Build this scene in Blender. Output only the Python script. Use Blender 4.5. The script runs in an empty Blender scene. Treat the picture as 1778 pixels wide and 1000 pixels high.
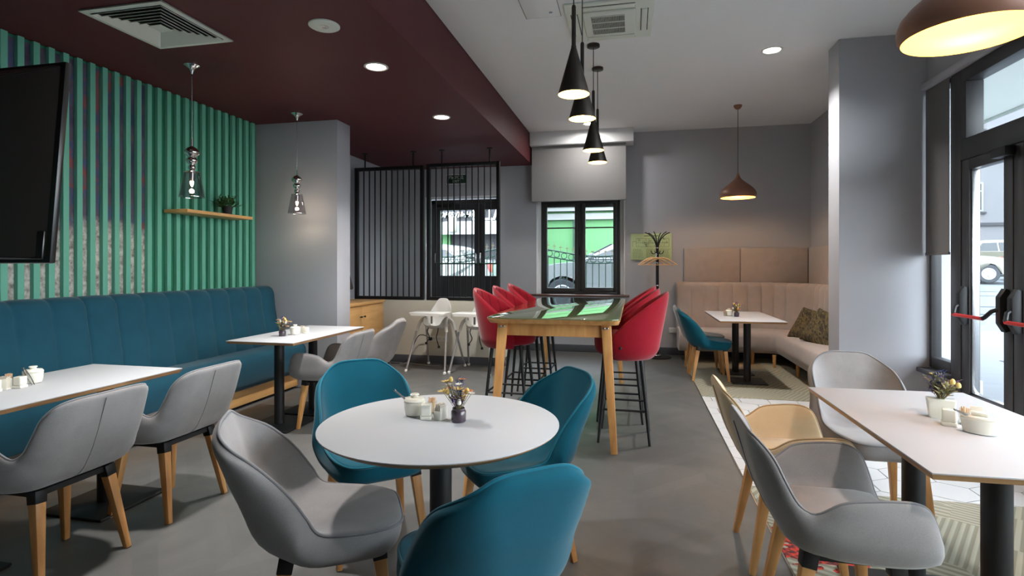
import bpy, bmesh, math, random
from mathutils import Vector, Matrix
PI = math.pi
R = math.radians
rnd = random.Random(7)
sc = bpy.context.scene
C = sc.collection

# ------------------------------------------------------------------ camera, sky, exposure
cam_d = bpy.data.cameras.new('camera')
cam = bpy.data.objects.new('camera', cam_d); C.objects.link(cam)
cam.location = (0, 0, 1.35)
cam.rotation_euler = (R(90), 0, math.atan(211 / 957.0))
cam_d.sensor_width = 36.0
cam_d.lens = 36.0 * 957.0 / 1778.0
cam_d.shift_y = -40.0 / 1778.0
cam_d.clip_start = 0.05; cam_d.clip_end = 400
sc.camera = cam

SKY = 9.0
w = bpy.data.worlds.new('world'); sc.world = w; w.use_nodes = True
nt = w.node_tree; nt.nodes.clear()
tc = nt.nodes.new('ShaderNodeTexCoord'); sx = nt.nodes.new('ShaderNodeSeparateXYZ')
cr = nt.nodes.new('ShaderNodeValToRGB'); bg = nt.nodes.new('ShaderNodeBackground'); wo = nt.nodes.new('ShaderNodeOutputWorld')
nt.links.new(tc.outputs['Generated'], sx.inputs[0]); nt.links.new(sx.outputs[2], cr.inputs[0])
cr.color_ramp.elements[0].color = (0.80, 0.86, 0.90, 1); cr.color_ramp.elements[1].color = (0.72, 0.84, 1.0, 1)
nt.links.new(cr.outputs[0], bg.inputs[0]); bg.inputs[1].default_value = SKY
nt.links.new(bg.outputs[0], wo.inputs[0])

sc.view_settings.view_transform = 'Standard'
sc.view_settings.look = 'None'
sc.view_settings.exposure = 0.72
sc.view_settings.gamma = 1.0
sc.view_settings.use_curve_mapping = False
P_DOWN = 29.0      # recessed downlights, watts each
WARM = (1.0, 0.97, 0.93)

# ------------------------------------------------------------------ helpers
def lin(r, g, b):
    f = lambda c: (c / 255.0) / 12.92 if c <= 10 else ((c / 255.0 + 0.055) / 1.055) ** 2.4
    return (f(r), f(g), f(b), 1.0)

def link(name, me, mat, parent=None, loc=None, rot=None):
    o = bpy.data.objects.new(name, me); C.objects.link(o)
    if mat is not None: me.materials.append(mat)
    if parent is not None: o.parent = parent
    if loc is not None: o.location = loc
    if rot is not None: o.rotation_euler = rot
    return o

def obj(name, bm, mat, parent=None, loc=None, rot=None, ang=38, smooth=True, normals=True):
    me = bpy.data.meshes.new(name)
    if normals: bmesh.ops.recalc_face_normals(bm, faces=bm.faces)
    bm.to_mesh(me); bm.free()
    if smooth:
        me.polygons.foreach_set('use_smooth', [True] * len(me.polygons))
        me.set_sharp_from_angle(angle=R(ang))
    return link(name, me, mat, parent, loc, rot)

def tag(o, label=None, cat=None, group=None, kind=None):
    if label: o['label'] = label
    if cat: o['category'] = cat
    if group: o['group'] = group
    if kind: o['kind'] = kind
    return o

def thing(name, label, cat, loc=(0, 0, 0), rz=0.0, group=None):
    o = bpy.data.objects.new(name, None); C.objects.link(o)
    o.location = loc; o.rotation_euler = (0, 0, rz); o.empty_display_size = 0.1
    return tag(o, label, cat, group)

def struct(name, bm, mat, parent=None, **k):
    o = obj(name, bm, mat, parent, **k)
    if parent is None: o['kind'] = 'structure'
    return o

KIDS = {}
def dup(root, loc, rz, label, group=None):
    def cp(o, par):
        n = o.copy(); C.objects.link(n)
        if par is not None:
            n.parent = par; n.matrix_parent_inverse = o.matrix_parent_inverse.copy()
        for ch in [c for c in bpy.data.objects if c.parent == o]:
            cp(ch, n)
        return n
    r = cp(root, None)
    r.location = loc; r.rotation_euler = (0, 0, rz)
    r['label'] = label
    if group: r['group'] = group
    return r

class Placer:
    """first call moves the prototype itself, later calls copy it"""
    def __init__(s, root): s.root = root; s.used = False
    def put(s, x, y, rz, label, z=0.0, group=None):
        if not s.used:
            s.used = True; o = s.root
            o.location = (x, y, z); o.rotation_euler = (0, 0, rz); o['label'] = label
            if group: o['group'] = group
            return o
        return dup(s.root, (x, y, z), rz, label, group)

def add(bm, verts, faces):
    vs = [bm.verts.new(v) for v in verts]
    for f in faces:
        try: bm.faces.new([vs[i] for i in f])
        except ValueError: pass
    return vs

def box(bm, x0, x1, y0, y1, z0, z1, bev=0.0, seg=2):
    vs = add(bm, [(x0, y0, z0), (x1, y0, z0), (x1, y1, z0), (x0, y1, z0), (x0, y0, z1), (x1, y0, z1), (x1, y1, z1), (x0, y1, z1)],
             [(0, 3, 2, 1), (4, 5, 6, 7), (0, 1, 5, 4), (1, 2, 6, 5), (2, 3, 7, 6), (3, 0, 4, 7)])
    if bev > 0:
        es = list({e for v in vs for e in v.link_edges})
        bmesh.ops.bevel(bm, geom=es, offset=bev, segments=seg, profile=0.5, affect='EDGES')
    return bm

def bar(bm, p, q, w0, d0, w1=None, d1=None, up=(0, 0, 1), bev=0.0):
    """rectangular bar from p to q, sides w (x-ish) and d, may taper"""
    p = Vector(p); q = Vector(q); w1 = w0 if w1 is None else w1; d1 = d0 if d1 is None else d1
    t = (q - p).normalized(); up = Vector(up)
    if abs(t.dot(up)) > 0.9: up = Vector((0, 1, 0))
    a = up.cross(t).normalized(); b = t.cross(a).normalized()
    vv = []
    for c, ww, dd in ((p, w0, d0), (q, w1, d1)):
        for sx_, sy_ in ((-1, -1), (1, -1), (1, 1), (-1, 1)):
            vv.append(c + a * sx_ * ww / 2 + b * sy_ * dd / 2)
    vs = add(bm, vv, [(0, 3, 2, 1), (4, 5, 6, 7), (0, 1, 5, 4), (1, 2, 6, 5), (2, 3, 7, 6), (3, 0, 4, 7)])
    if bev > 0:
        es = list({e for v in vs for e in v.link_edges})
        bmesh.ops.bevel(bm, geom=es, offset=bev, segments=2, profile=0.5, affect='EDGES')
    return bm

def tube(bm, pts, r, n=8, closed=False, caps=True):
    pts = [Vector(p) for p in pts]; m = len(pts)
    rr = r if isinstance(r, (list, tuple)) else [r] * m
    rings = []; a = None
    for i, p in enumerate(pts):
        if closed: t = pts[(i + 1) % m] - pts[i - 1]
        else: t = pts[min(i + 1, m - 1)] - pts[max(i - 1, 0)]
        if t.length < 1e-9: t = Vector((0, 0, 1))
        t.normalize()
        if a is None:
            a = Vector((0, 0, 1)) if abs(t.z) < 0.9 else Vector((1, 0, 0))
        a = (a - t * a.dot(t))
        if a.length < 1e-6: a = t.orthogonal()
        a.normalize(); b = t.cross(a)
        rings.append([bm.verts.new(p + (a * math.cos(2 * PI * k / n) + b * math.sin(2 * PI * k / n)) * rr[i]) for k in range(n)])
    for i in range(m if closed else m - 1):
        A = rings[i]; B = rings[(i + 1) % m]
        for k in range(n):
            try: bm.faces.new((A[k], A[(k + 1) % n], B[(k + 1) % n], B[k]))
            except ValueError: pass
    if caps and not closed:
        bm.faces.new(rings[0][::-1]); bm.faces.new(rings[-1])
    return bm

def lathe(bm, prof, n=32, c=(0, 0, 0), sx_=1.0, sy_=1.0):
    rings = []
    for r, z in prof:
        if r < 1e-6: rings.append([bm.verts.new((c[0], c[1], c[2] + z))])
        else: rings.append([bm.verts.new((c[0] + sx_ * r * math.cos(2 * PI * k / n), c[1] + sy_ * r * math.sin(2 * PI * k / n), c[2] + z)) for k in range(n)])
    for A, B in zip(rings[:-1], rings[1:]):
        for k in range(n):
            k2 = (k + 1) % n
            if len(A) == 1 and len(B) == 1: continue
            if len(A) == 1: bm.faces.new((A[0], B[k2], B[k]))
            elif len(B) == 1: bm.faces.new((A[k], A[k2], B[0]))
            else: bm.faces.new((A[k], A[k2], B[k2], B[k]))
    return bm

def prism(bm, pts, z0, z1, bev=0.0, inset_bottom=0.0, axis='z'):
    n = len(pts)
    cx = sum(p[0] for p in pts) / n; cy = sum(p[1] for p in pts) / n
    def m(x, y, z):
        return (x, y, z) if axis == 'z' else ((x, z, y) if axis == 'y' else (z, x, y))
    lo = []
    for x, y in pts:
        dx, dy = cx - x, cy - y; l = math.hypot(dx, dy) or 1
        lo.append(m(x + dx / l * inset_bottom, y + dy / l * inset_bottom, z0))
    hi = [m(x, y, z1) for x, y in pts]
    vs = add(bm, lo + hi, [tuple(range(n))[::-1], tuple(range(n, 2 * n))] + [(i, (i + 1) % n, n + (i + 1) % n, n + i) for i in range(n)])
    if bev > 0:
        es = list({e for v in vs for e in v.link_edges})
        bmesh.ops.bevel(bm, geom=es, offset=bev, segments=2, profile=0.5, affect='EDGES')
    return bm

def catmull(keys, t):
    n = len(keys) - 1; f = min(max(t, 0), 1) * n; i = min(int(f), n - 1); f -= i
    g = lambda k: keys[min(max(k, 0), n)]
    out = []
    for a, b, c, d in zip(g(i - 1), g(i), g(i + 1), g(i + 2)):
        out.append(0.5 * ((2 * b) + (-a + c) * f + (2 * a - 5 * b + 4 * c - d) * f * f + (-a + 3 * b - 3 * c + d) * f ** 3))
    return out

def shell(S, th, nu=28, nv=40, na=8.0, nb=2.0, rho=0.5, kp=8):
    """closed padded shell around the surface S(x,t), x in -1..1, t in 0..1; returns bmesh and its rim line.
    na / nb: corner fullness at t=0 and t=1 (2 = fully round, large = square)"""
    def dom(u, v):
        f = (v + 1) / 2; f = f * f * (3 - 2 * f)
        n = 1.0 / ((1 - f) / na + f / nb) if (na < 50 or nb < 50) else 60
        a = 2.0 / (2.0 + n)
        return u * math.sqrt(1 - a * abs(v) ** n), v * math.sqrt(1 - a * abs(u) ** n)
    def ev(u, v):
        x, y = dom(u, v); t = (y + 1) / 2; e = 1e-3
        p = Vector(S(x, t))
        dx = Vector(S(x + e, t)) - Vector(S(x - e, t)); dt = Vector(S(x, t + e)) - Vector(S(x, t - e))
        nrm = dx.cross(dt)
        if nrm.length < 1e-12: nrm = Vector((0, 0, 1))
        nrm.normalize()
        return p, nrm, x, t
    bm = bmesh.new()
    us = [math.sin(PI / 2 * (-1 + 2 * i / nu)) for i in range(nu + 1)]
    vs = [math.sin(PI / 2 * (-1 + 2 * j / nv)) for j in range(nv + 1)]
    top = {}; bot = {}; rimp = {}
    for i, u in enumerate(us):
        for j, v in enumerate(vs):
            p, nrm, x, t = ev(u, v); T = th(x, t)
            edge = i in (0, nu) or j in (0, nv)
            e = max(abs(u), abs(v)); k = math.sqrt(max(0.0, 1 - e ** kp))
            if edge:
                q = bm.verts.new(p - nrm * T * rho); top[i, j] = q; bot[i, j] = q; rimp[i, j] = (p - nrm * T * rho)
            else:
                top[i, j] = bm.verts.new(p - nrm * T * rho * (1 - k)); bot[i, j] = bm.verts.new(p - nrm * T * (rho + (1 - rho) * k))
    for i in range(nu):
        for j in range(nv):
            bm.faces.new((top[i, j], top[i + 1, j], top[i + 1, j + 1], top[i, j + 1]))
            bm.faces.new((bot[i, j], bot[i, j + 1], bot[i + 1, j + 1], bot[i + 1, j]))
    rim = [rimp[i, 0] for i in range(nu)] + [rimp[nu, j] for j in range(nv)] + [rimp[i, nv] for i in range(nu, 0, -1)] + [rimp[0, j] for j in range(nv, 0, -1)]
    return bm, rim

def bucket(keys, lean=0.15):
    """keys: (y, z, halfwidth, rim_y, rim_z, cornerradius) along the profile, front of seat to top of back"""
    def S(x, t):
        y, z, W, ry, rz, r = catmull(keys, t)
        h = max(math.hypot(ry - y, rz - z), 0.004); dy, dz = (ry - y) / h, (rz - z) / h
        r = max(r, 0.02)
        ang = PI / 2 if h >= r else math.acos(1 - h / r)
        L = (W - r * math.sin(ang)) + r * ang + max(0, h - r)
        s = abs(x) * L; f = W - r * math.sin(ang)
        if s < f: px, ph = s, 0.0
        elif h < r or s < f + r * ang:
            a = (s - f) / r; px = f + r * math.sin(a); ph = r * (1 - math.cos(a))
        else: px = W + (s - f - r * ang) * lean; ph = r + (s - f - r * ang)
        sg = 1 if x >= 0 else -1
        return (-sg * px, y + dy * ph, z + dz * ph)
    return S

def sweep(path, prof, disp=None, caps=True):
    """path: list of ((x,y),(nx,ny)); prof: closed loop of (d,z); disp(s,i)-> extra d"""
    bm = bmesh.new(); rings = []; s = 0.0; prev = None
    for (p, nn) in path:
        if prev is not None: s += math.hypot(p[0] - prev[0], p[1] - prev[1])
        prev = p; ring = []
        for i, (d, z) in enumerate(prof):
            dd, dz, ds = disp(s, i, d, z) if disp else (0, 0, 0)
            tx, ty = nn[1], -nn[0]
            ring.append(bm.verts.new((p[0] + nn[0] * (d + dd) + tx * ds, p[1] + nn[1] * (d + dd) + ty * ds, z + dz)))
        rings.append(ring)
    n = len(prof)
    for A, B in zip(rings[:-1], rings[1:]):
        for k in range(n): bm.faces.new((A[k], A[(k + 1) % n], B[(k + 1) % n], B[k]))
    if caps: bm.faces.new(rings[0][::-1]); bm.faces.new(rings[-1])
    return bm

def rloop(d0, d1, z0, z1, r, seg=5, n=6):
    """rounded rectangle loop in (d,z), edges subdivided"""
    pts = []
    for cx, cz, a0 in ((d1 - r, z0 + r, -90), (d1 - r, z1 - r, 0), (d0 + r, z1 - r, 90), (d0 + r, z0 + r, 180)):
        for k in range(seg + 1):
            a = R(a0 + 90 * k / seg); pts.append((cx + r * math.cos(a), cz + r * math.sin(a)))
    out = []
    m = len(pts)
    for i, p in enumerate(pts):
        q = pts[(i + 1) % m]; out.append(p)
        L = math.hypot(q[0] - p[0], q[1] - p[1])
        if L > 0.08:
            for k in range(1, n): out.append((p[0] + (q[0] - p[0]) * k / n, p[1] + (q[1] - p[1]) * k / n))
    return out

def text_obj(name, s, size, loc, rot, mat, parent=None, depth=0.002, align='CENTER', shear=0.0, bold=0.0):
    cu = bpy.data.curves.new(name, 'FONT'); cu.body = s; cu.size = size; cu.extrude = depth; cu.align_x = align; cu.align_y = 'CENTER'; cu.shear = shear; cu.offset = bold
    t = bpy.data.objects.new(name + '_curve', cu); C.objects.link(t)
    dg = bpy.context.evaluated_depsgraph_get()
    me = bpy.data.meshes.new_from_object(t.evaluated_get(dg)); me.name = name
    C.objects.unlink(t); bpy.data.objects.remove(t)
    me.materials.clear()
    return link(name, me, mat, parent, loc, rot)

# ------------------------------------------------------------------ materials
def new_mat(name):
    m = bpy.data.materials.new(name); m.use_nodes = True
    nt = m.node_tree; b = nt.nodes['Principled BSDF']
    return m, nt, b

def N(nt, t, **k):
    n = nt.nodes.new(t)
    for a, v in k.items(): setattr(n, a, v)
    return n

def paint(name, col, rough=0.6, var=0.06, scale=6.0, bump=0.0, bscale=200.0, metal=0.0, coat=0.0, spec=0.5, sheen=0.0, stretch=None):
    m, nt, b = new_mat(name)
    tc = N(nt, 'ShaderNodeTexCoord'); no = N(nt, 'ShaderNodeTexNoise'); no.inputs['Scale'].default_value = scale; no.inputs['Detail'].default_value = 5
    mp = N(nt, 'ShaderNodeMapping')
    if stretch: mp.inputs['Scale'].default_value = stretch
    nt.links.new(tc.outputs['Object'], mp.inputs[0]); nt.links.new(mp.outputs[0], no.inputs['Vector'])
    ra = N(nt, 'ShaderNodeValToRGB')
    ra.color_ramp.elements[0].position = 0.3; ra.color_ramp.elements[1].position = 0.7
    ra.color_ramp.elements[0].color = tuple(c * (1 - var) for c in col[:3]) + (1,)
    ra.color_ramp.elements[1].color = tuple(min(1, c * (1 + var)) for c in col[:3]) + (1,)
    nt.links.new(no.outputs['Fac'], ra.inputs[0]); nt.links.new(ra.outputs[0], b.inputs['Base Color'])
    b.inputs['Roughness'].default_value = rough; b.inputs['Metallic'].default_value = metal
    b.inputs['Coat Weight'].default_value = coat; b.inputs['Specular IOR Level'].default_value = spec
    if sheen:
        b.inputs['Sheen Weight'].default_value = sheen; b.inputs['Sheen Roughness'].default_value = 0.45
    if bump:
        n2 = N(nt, 'ShaderNodeTexNoise'); n2.inputs['Scale'].default_value = bscale; n2.inputs['Detail'].default_value = 3
        nt.links.new(tc.outputs['Object'], n2.inputs['Vector'])
        bu = N(nt, 'ShaderNodeBump'); bu.inputs['Strength'].default_value = bump; bu.inputs['Distance'].default_value = 0.002
        nt.links.new(n2.outputs['Fac'], bu.inputs['Height']); nt.links.new(bu.outputs[0], b.inputs['Normal'])
    return m

def fabric(name, col, var=0.12, sheen=0.35, thread=420.0):
    m, nt, b = new_mat(name)
    tc = N(nt, 'ShaderNodeTexCoord')
    n1 = N(nt, 'ShaderNodeTexNoise'); n1.inputs['Scale'].default_value = thread; n1.inputs['Detail'].default_value = 2
    n2 = N(nt, 'ShaderNodeTexNoise'); n2.inputs['Scale'].default_value = 9; n2.inputs['Detail'].default_value = 6
    for n in (n1, n2): nt.links.new(tc.outputs['Object'], n.inputs['Vector'])
    mx = N(nt, 'ShaderNodeMath', operation='MULTIPLY_ADD'); mx.inputs[1].default_value = 0.5
    h = N(nt, 'ShaderNodeMath', operation='MULTIPLY'); h.inputs[1].default_value = 0.5
    nt.links.new(n1.outputs['Fac'], mx.inputs[0]); nt.links.new(n2.outputs['Fac'], h.inputs[0]); nt.links.new(h.outputs[0], mx.inputs[2])
    ra = N(nt, 'ShaderNodeValToRGB'); ra.color_ramp.elements[0].position = 0.33; ra.color_ramp.elements[1].position = 0.67
    ra.color_ramp.elements[0].color = tuple(c * (1 - var) for c in col[:3]) + (1,)
    ra.color_ramp.elements[1].color = tuple(min(1, c * (1 + var)) for c in col[:3]) + (1,)
    nt.links.new(mx.outputs[0], ra.inputs[0]); nt.links.new(ra.outputs[0], b.inputs['Base Color'])
    b.inputs['Roughness'].default_value = 0.95; b.inputs['Specular IOR Level'].default_value = 0.2
    b.inputs['Sheen Weight'].default_value = sheen; b.inputs['Sheen Roughness'].default_value = 0.4
    bu = N(nt, 'ShaderNodeBump'); bu.inputs['Strength'].default_value = 0.25; bu.inputs['Distance'].default_value = 0.001
    nt.links.new(n1.outputs['Fac'], bu.inputs['Height']); nt.links.new(bu.outputs[0], b.inputs['Normal'])
    return m

def wood(name, c1, c2, rough=0.5, scale=3.0, axis=(1, 1, 12), coat=0.1):
    m, nt, b = new_mat(name)
    tc = N(nt, 'ShaderNodeTexCoord'); mp = N(nt, 'ShaderNodeMapping'); mp.inputs['Scale'].default_value = axis
    no = N(nt, 'ShaderNodeTexNoise'); no.inputs['Scale'].default_value = scale; no.inputs['Detail'].default_value = 8; no.inputs['Distortion'].default_value = 0.6
    ra = N(nt, 'ShaderNodeValToRGB'); ra.color_ramp.elements[0].position = 0.35; ra.color_ramp.elements[1].position = 0.65
    ra.color_ramp.elements[0].color = c1; ra.color_ramp.elements[1].color = c2
    nt.links.new(tc.outputs['Object'], mp.inputs[0]); nt.links.new(mp.outputs[0], no.inputs['Vector']); nt.links.new(no.outputs['Fac'], ra.inputs[0])
    nt.links.new(ra.outputs[0], b.inputs['Base Color']); b.inputs['Roughness'].default_value = rough; b.inputs['Coat Weight'].default_value = coat
    return m

def emit(name, col, s):
    m, nt, b = new_mat(name)
    b.inputs['Base Color'].default_value = (*col[:3], 1); b.inputs['Emission Color'].default_value = (*col[:3], 1); b.inputs['Emission Strength'].default_value = s
    return m

def glass(name, tint=(0.93, 0.97, 0.96), f=1.0, rough=0.0, ior=1.45):
    m, nt, b = new_mat(name); nt.nodes.remove(b); out = nt.nodes['Material Output']
    tr = N(nt, 'ShaderNodeBsdfTransparent'); tr.inputs[0].default_value = (*tint, 1)
    gl = N(nt, 'ShaderNodeBsdfGlossy'); gl.inputs['Roughness'].default_value = rough
    fr = N(nt, 'ShaderNodeFresnel'); fr.inputs[0].default_value = ior
    ml = N(nt, 'ShaderNodeMath', operation='MULTIPLY'); ml.inputs[1].default_value = f; ml.use_clamp = True
    mx = N(nt, 'ShaderNodeMixShader')
    ge = N(nt, 'ShaderNodeNewGeometry'); io = N(nt, 'ShaderNodeMix'); io.inputs[2].default_value = ior; io.inputs[3].default_value = 1 / ior
    nt.links.new(ge.outputs['Backfacing'], io.inputs[0]); nt.links.new(io.outputs[0], fr.inputs[0])
    nt.links.new(fr.outputs[0], ml.inputs[0]); nt.links.new(ml.outputs[0], mx.inputs[0])
    nt.links.new(tr.outputs[0], mx.inputs[1]); nt.links.new(gl.outputs[0], mx.inputs[2]); nt.links.new(mx.outputs[0], out.inputs['Surface'])
    return m

M = {}
M['wall'] = paint('grey_wall_paint', lin(178, 178, 184), 0.75, 0.02, 2.0, 0.15, 350)
M['ceil'] = paint('ceiling_paint', lin(236, 236, 238), 0.8, 0.01, 2.0)
M['maroon'] = paint('maroon_paint', lin(92, 42, 47), 0.55, 0.03, 2.0, spec=0.25)
M['white'] = paint('white_paint', lin(226, 226, 228), 0.6, 0.02)
M['cream'] = paint('cream_panel', lin(214, 210, 196), 0.6, 0.03, 3)
M['base'] = paint('dark_baseboard', lin(74, 76, 82), 0.5, 0.05)
M['greenslat'] = paint('green_slat_paint', lin(106, 180, 156), 0.6, 0.03, 4)
M['greenwall'] = paint('green_wall_paint', lin(34, 122, 92), 0.65, 0.05, 5)
M['tealsofa'] = fabric('teal_sofa_fabric', lin(28, 73, 90), 0.12, 0.2)
M['teal'] = fabric('teal_velvet', lin(11, 80, 98), 0.10, 0.2)
M['tealpipe'] = fabric('teal_piping', lin(20, 98, 118), 0.08)
M['grey'] = fabric('grey_chair_fabric', lin(143, 139, 139), 0.16)
M['greypipe'] = fabric('grey_piping', lin(128, 126, 128), 0.1)
M['beige'] = fabric('beige_chair_fabric', lin(206, 184, 152), 0.08)
M['beigepipe'] = fabric('beige_piping', lin(176, 148, 112), 0.08)
M['banq'] = fabric('pinkish_beige_fabric', lin(180, 170, 166), 0.08)
M['banqpanel'] = fabric('panel_fabric', lin(178, 169, 166), 0.08)
M['red'] = fabric('red_velvet', lin(140, 17, 34), 0.12, 0.35)
M['wood'] = wood('light_oak', lin(190, 132, 74), lin(214, 160, 98), 0.5, 3.0, (6, 6, 1))
M['woodedge'] = wood('plywood_edge', lin(142, 104, 66), lin(176, 134, 90), 0.5, 6.0, (1, 1, 14))
M['ply'] = wood('cabinet_veneer', lin(206, 154, 92), lin(222, 172, 110), 0.45, 2.0, (1, 1, 8))
M['brown'] = wood('brown_sill', lin(74, 44, 34), lin(96, 58, 46), 0.4, 3.0, (1, 12, 1))
M['black'] = paint('black_metal', lin(24, 24, 26), 0.5, 0.05, 10, metal=0.2)
M['frame'] = paint('anthracite_frame', lin(52, 51, 53), 0.42, 0.04, 10)
M['plastic'] = paint('black_plastic', lin(20, 18, 18), 0.28, 0.05, 4)
M['tvback'] = paint('tv_back_plastic', lin(52, 46, 44), 0.4, 0.08, 3)
M['steel'] = paint('brushed_steel', lin(190, 190, 192), 0.25, 0.03, 30, metal=1.0)
M['silver'] = paint('silver_leg', lin(178, 178, 180), 0.35, 0.03, 30, metal=0.7)
M['chrome'] = paint('chrome', lin(225, 222, 220), 0.06, 0.0, 5, metal=1.0)
M['coneblk'] = paint('bronze_black', lin(62, 56, 52), 0.38, 0.06, 20, metal=0.75)
M['copper'] = paint('matte_copper', lin(140, 98, 80), 0.45, 0.04, 8, metal=0.15)
M['topwhite'] = paint('white_laminate', lin(184, 186, 191), 0.5, 0.01, 3, spec=0.3)
M['ceramic'] = paint('cream_ceramic', lin(240, 236, 222), 0.2, 0.01, 3, coat=0.5)
M['whiteplastic'] = paint('white_plastic', lin(235, 234, 230), 0.35, 0.01, 3)
M['ventwhite'] = paint('vent_white', lin(222, 226, 216), 0.5, 0.02, 3)
M['innerpaint'] = paint('cream_inside', lin(255, 226, 150), 0.5, 0.01)
M['inneryellow'] = paint('yellow_inside', lin(255, 196, 92), 0.5, 0.02)
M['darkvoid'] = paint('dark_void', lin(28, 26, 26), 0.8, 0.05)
M['pot'] = paint('dark_glazed_pot', lin(66, 54, 64), 0.25, 0.08, 10, coat=0.4)
M['potblack'] = paint('black_pot', lin(30, 30, 32), 0.6, 0.05)
M['stem'] = paint('dry_stem', lin(132, 124, 84), 0.8, 0.15, 30)
M['leaf'] = paint('green_leaf', lin(58, 92, 44), 0.55, 0.35, 40)
M['leafdry'] = paint('sage_leaf', lin(150, 148, 108), 0.8, 0.2, 40)
M['fyellow'] = paint('dried_yellow_petal', lin(226, 196, 118), 0.8, 0.15, 40)
M['fpurple'] = paint('dried_purple_petal', lin(112, 92, 136), 0.8, 0.25, 40)
M['fblue'] = paint('blue_sprig', lin(58, 82, 148), 0.8, 0.15, 40)
M['forange'] = paint('orange_petal', lin(224, 142, 92), 0.8, 0.15, 40)
M['fwhite'] = paint('white_petal', lin(230, 226, 214), 0.8, 0.1, 40)
M['toothpick'] = paint('toothpick_wood', lin(222, 186, 150), 0.7, 0.1, 60)
M['paper'] = paint('paper_packet', lin(232, 222, 208), 0.8, 0.04, 20)
M['redplastic'] = paint('red_bar', lin(206, 40, 40), 0.3, 0.03)
M['signgreen'] = paint('green_sign', lin(10, 58, 36), 0.5, 0.03)
M['signwhite'] = paint('sign_letters', lin(200, 206, 202), 0.6, 0.0)
M['mapgreen'] = paint('pale_green_plan', lin(196, 212, 158), 0.6, 0.02)
M['ink'] = paint('ink', lin(70, 84, 66), 0.7, 0.0)
M['hanger'] = wood('hanger_wood', lin(222, 176, 128), lin(236, 196, 148), 0.5, 3)
M['shade'] = paint('roller_blind_fabric', lin(134, 132, 132), 0.85, 0.02, 3, 0.2, 500)
M['shadedark'] = paint('grey_roller_blind', lin(104, 102, 102), 0.85, 0.02, 3, 0.2, 500)
M['bulb'] = emit('warm_bulb', (1.0, 0.78, 0.5), 9.0)
M['lampdisc'] = emit('downlight_diffuser', (1.0, 0.93, 0.80), 7.0)
M['glass'] = glass('window_glass', (0.965, 0.985, 0.985))
M['smoke'] = glass('smoked_glass', (0.66, 0.64, 0.67), 2.6)
M['clearglass'] = glass('clear_glass', (0.93, 0.95, 0.94), 1.0)
M['asphalt'] = paint('asphalt', lin(78, 84, 88), 0.9, 0.08, 1.5, stretch=(0.15, 2.0, 1))
M['paving'] = paint('paving', lin(88, 90, 93), 0.9, 0.12, 3, stretch=(0.6, 6, 1))
M['facade'] = paint('pale_facade', lin(98, 98, 101), 0.9, 0.04, 0.6)
M['facadeblue'] = paint('pale_blue_facade', lin(94, 104, 111), 0.9, 0.03, 0.6)
M['facadegreen'] = paint('green_facade', lin(82, 128, 84), 0.9, 0.06, 0.8)
M['shopgrey'] = paint('shopfront_grey', lin(48, 48, 52), 0.8, 0.06, 1)
M['bandwhite'] = paint('white_band', lin(122, 125, 123), 0.8, 0.03)
M['ironwork'] = paint('wrought_iron', lin(36, 62, 50), 0.6, 0.1, 10)
M['gold'] = paint('gold_tip', lin(110, 98, 66), 0.5, 0.1, 10)
M['carwhite'] = paint('white_car_paint', lin(114, 118, 117), 0.25, 0.02, 2, coat=0.6)
M['carolive'] = paint('olive_car_paint', lin(68, 72, 54), 0.25, 0.02, 2, coat=0.6)
M['carbeige'] = paint('beige_car_paint', lin(97, 95, 83), 0.25, 0.02, 2, coat=0.6)
M['carglass'] = paint('car_window_tint', lin(32, 38, 42), 0.1, 0.05, 2)
M['tyre'] = paint('tyre', lin(42, 45, 50), 0.8, 0.1, 10)
M['rim'] = paint('alloy_rim', lin(176, 178, 182), 0.4, 0.05, 10, metal=0.4)
M['lampred'] = paint('tail_lamp', lin(190, 80, 70), 0.3, 0.05)
M['strap'] = paint('black_strap', lin(36, 36, 38), 0.8, 0.05)

def greenglass():
    m, nt, b = new_mat('green_back_painted_glass')
    b.inputs['Base Color'].default_value = lin(104, 110, 84); b.inputs['Roughness'].default_value = 0.02
    b.inputs['IOR'].default_value = 1.6; b.inputs['Coat Weight'].default_value = 1.0; b.inputs['Coat Roughness'].default_value = 0.01; b.inputs['Coat Tint'].default_value = (0.85, 0.92, 0.75, 1)
    return m
M['greenglass'] = greenglass()

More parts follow.
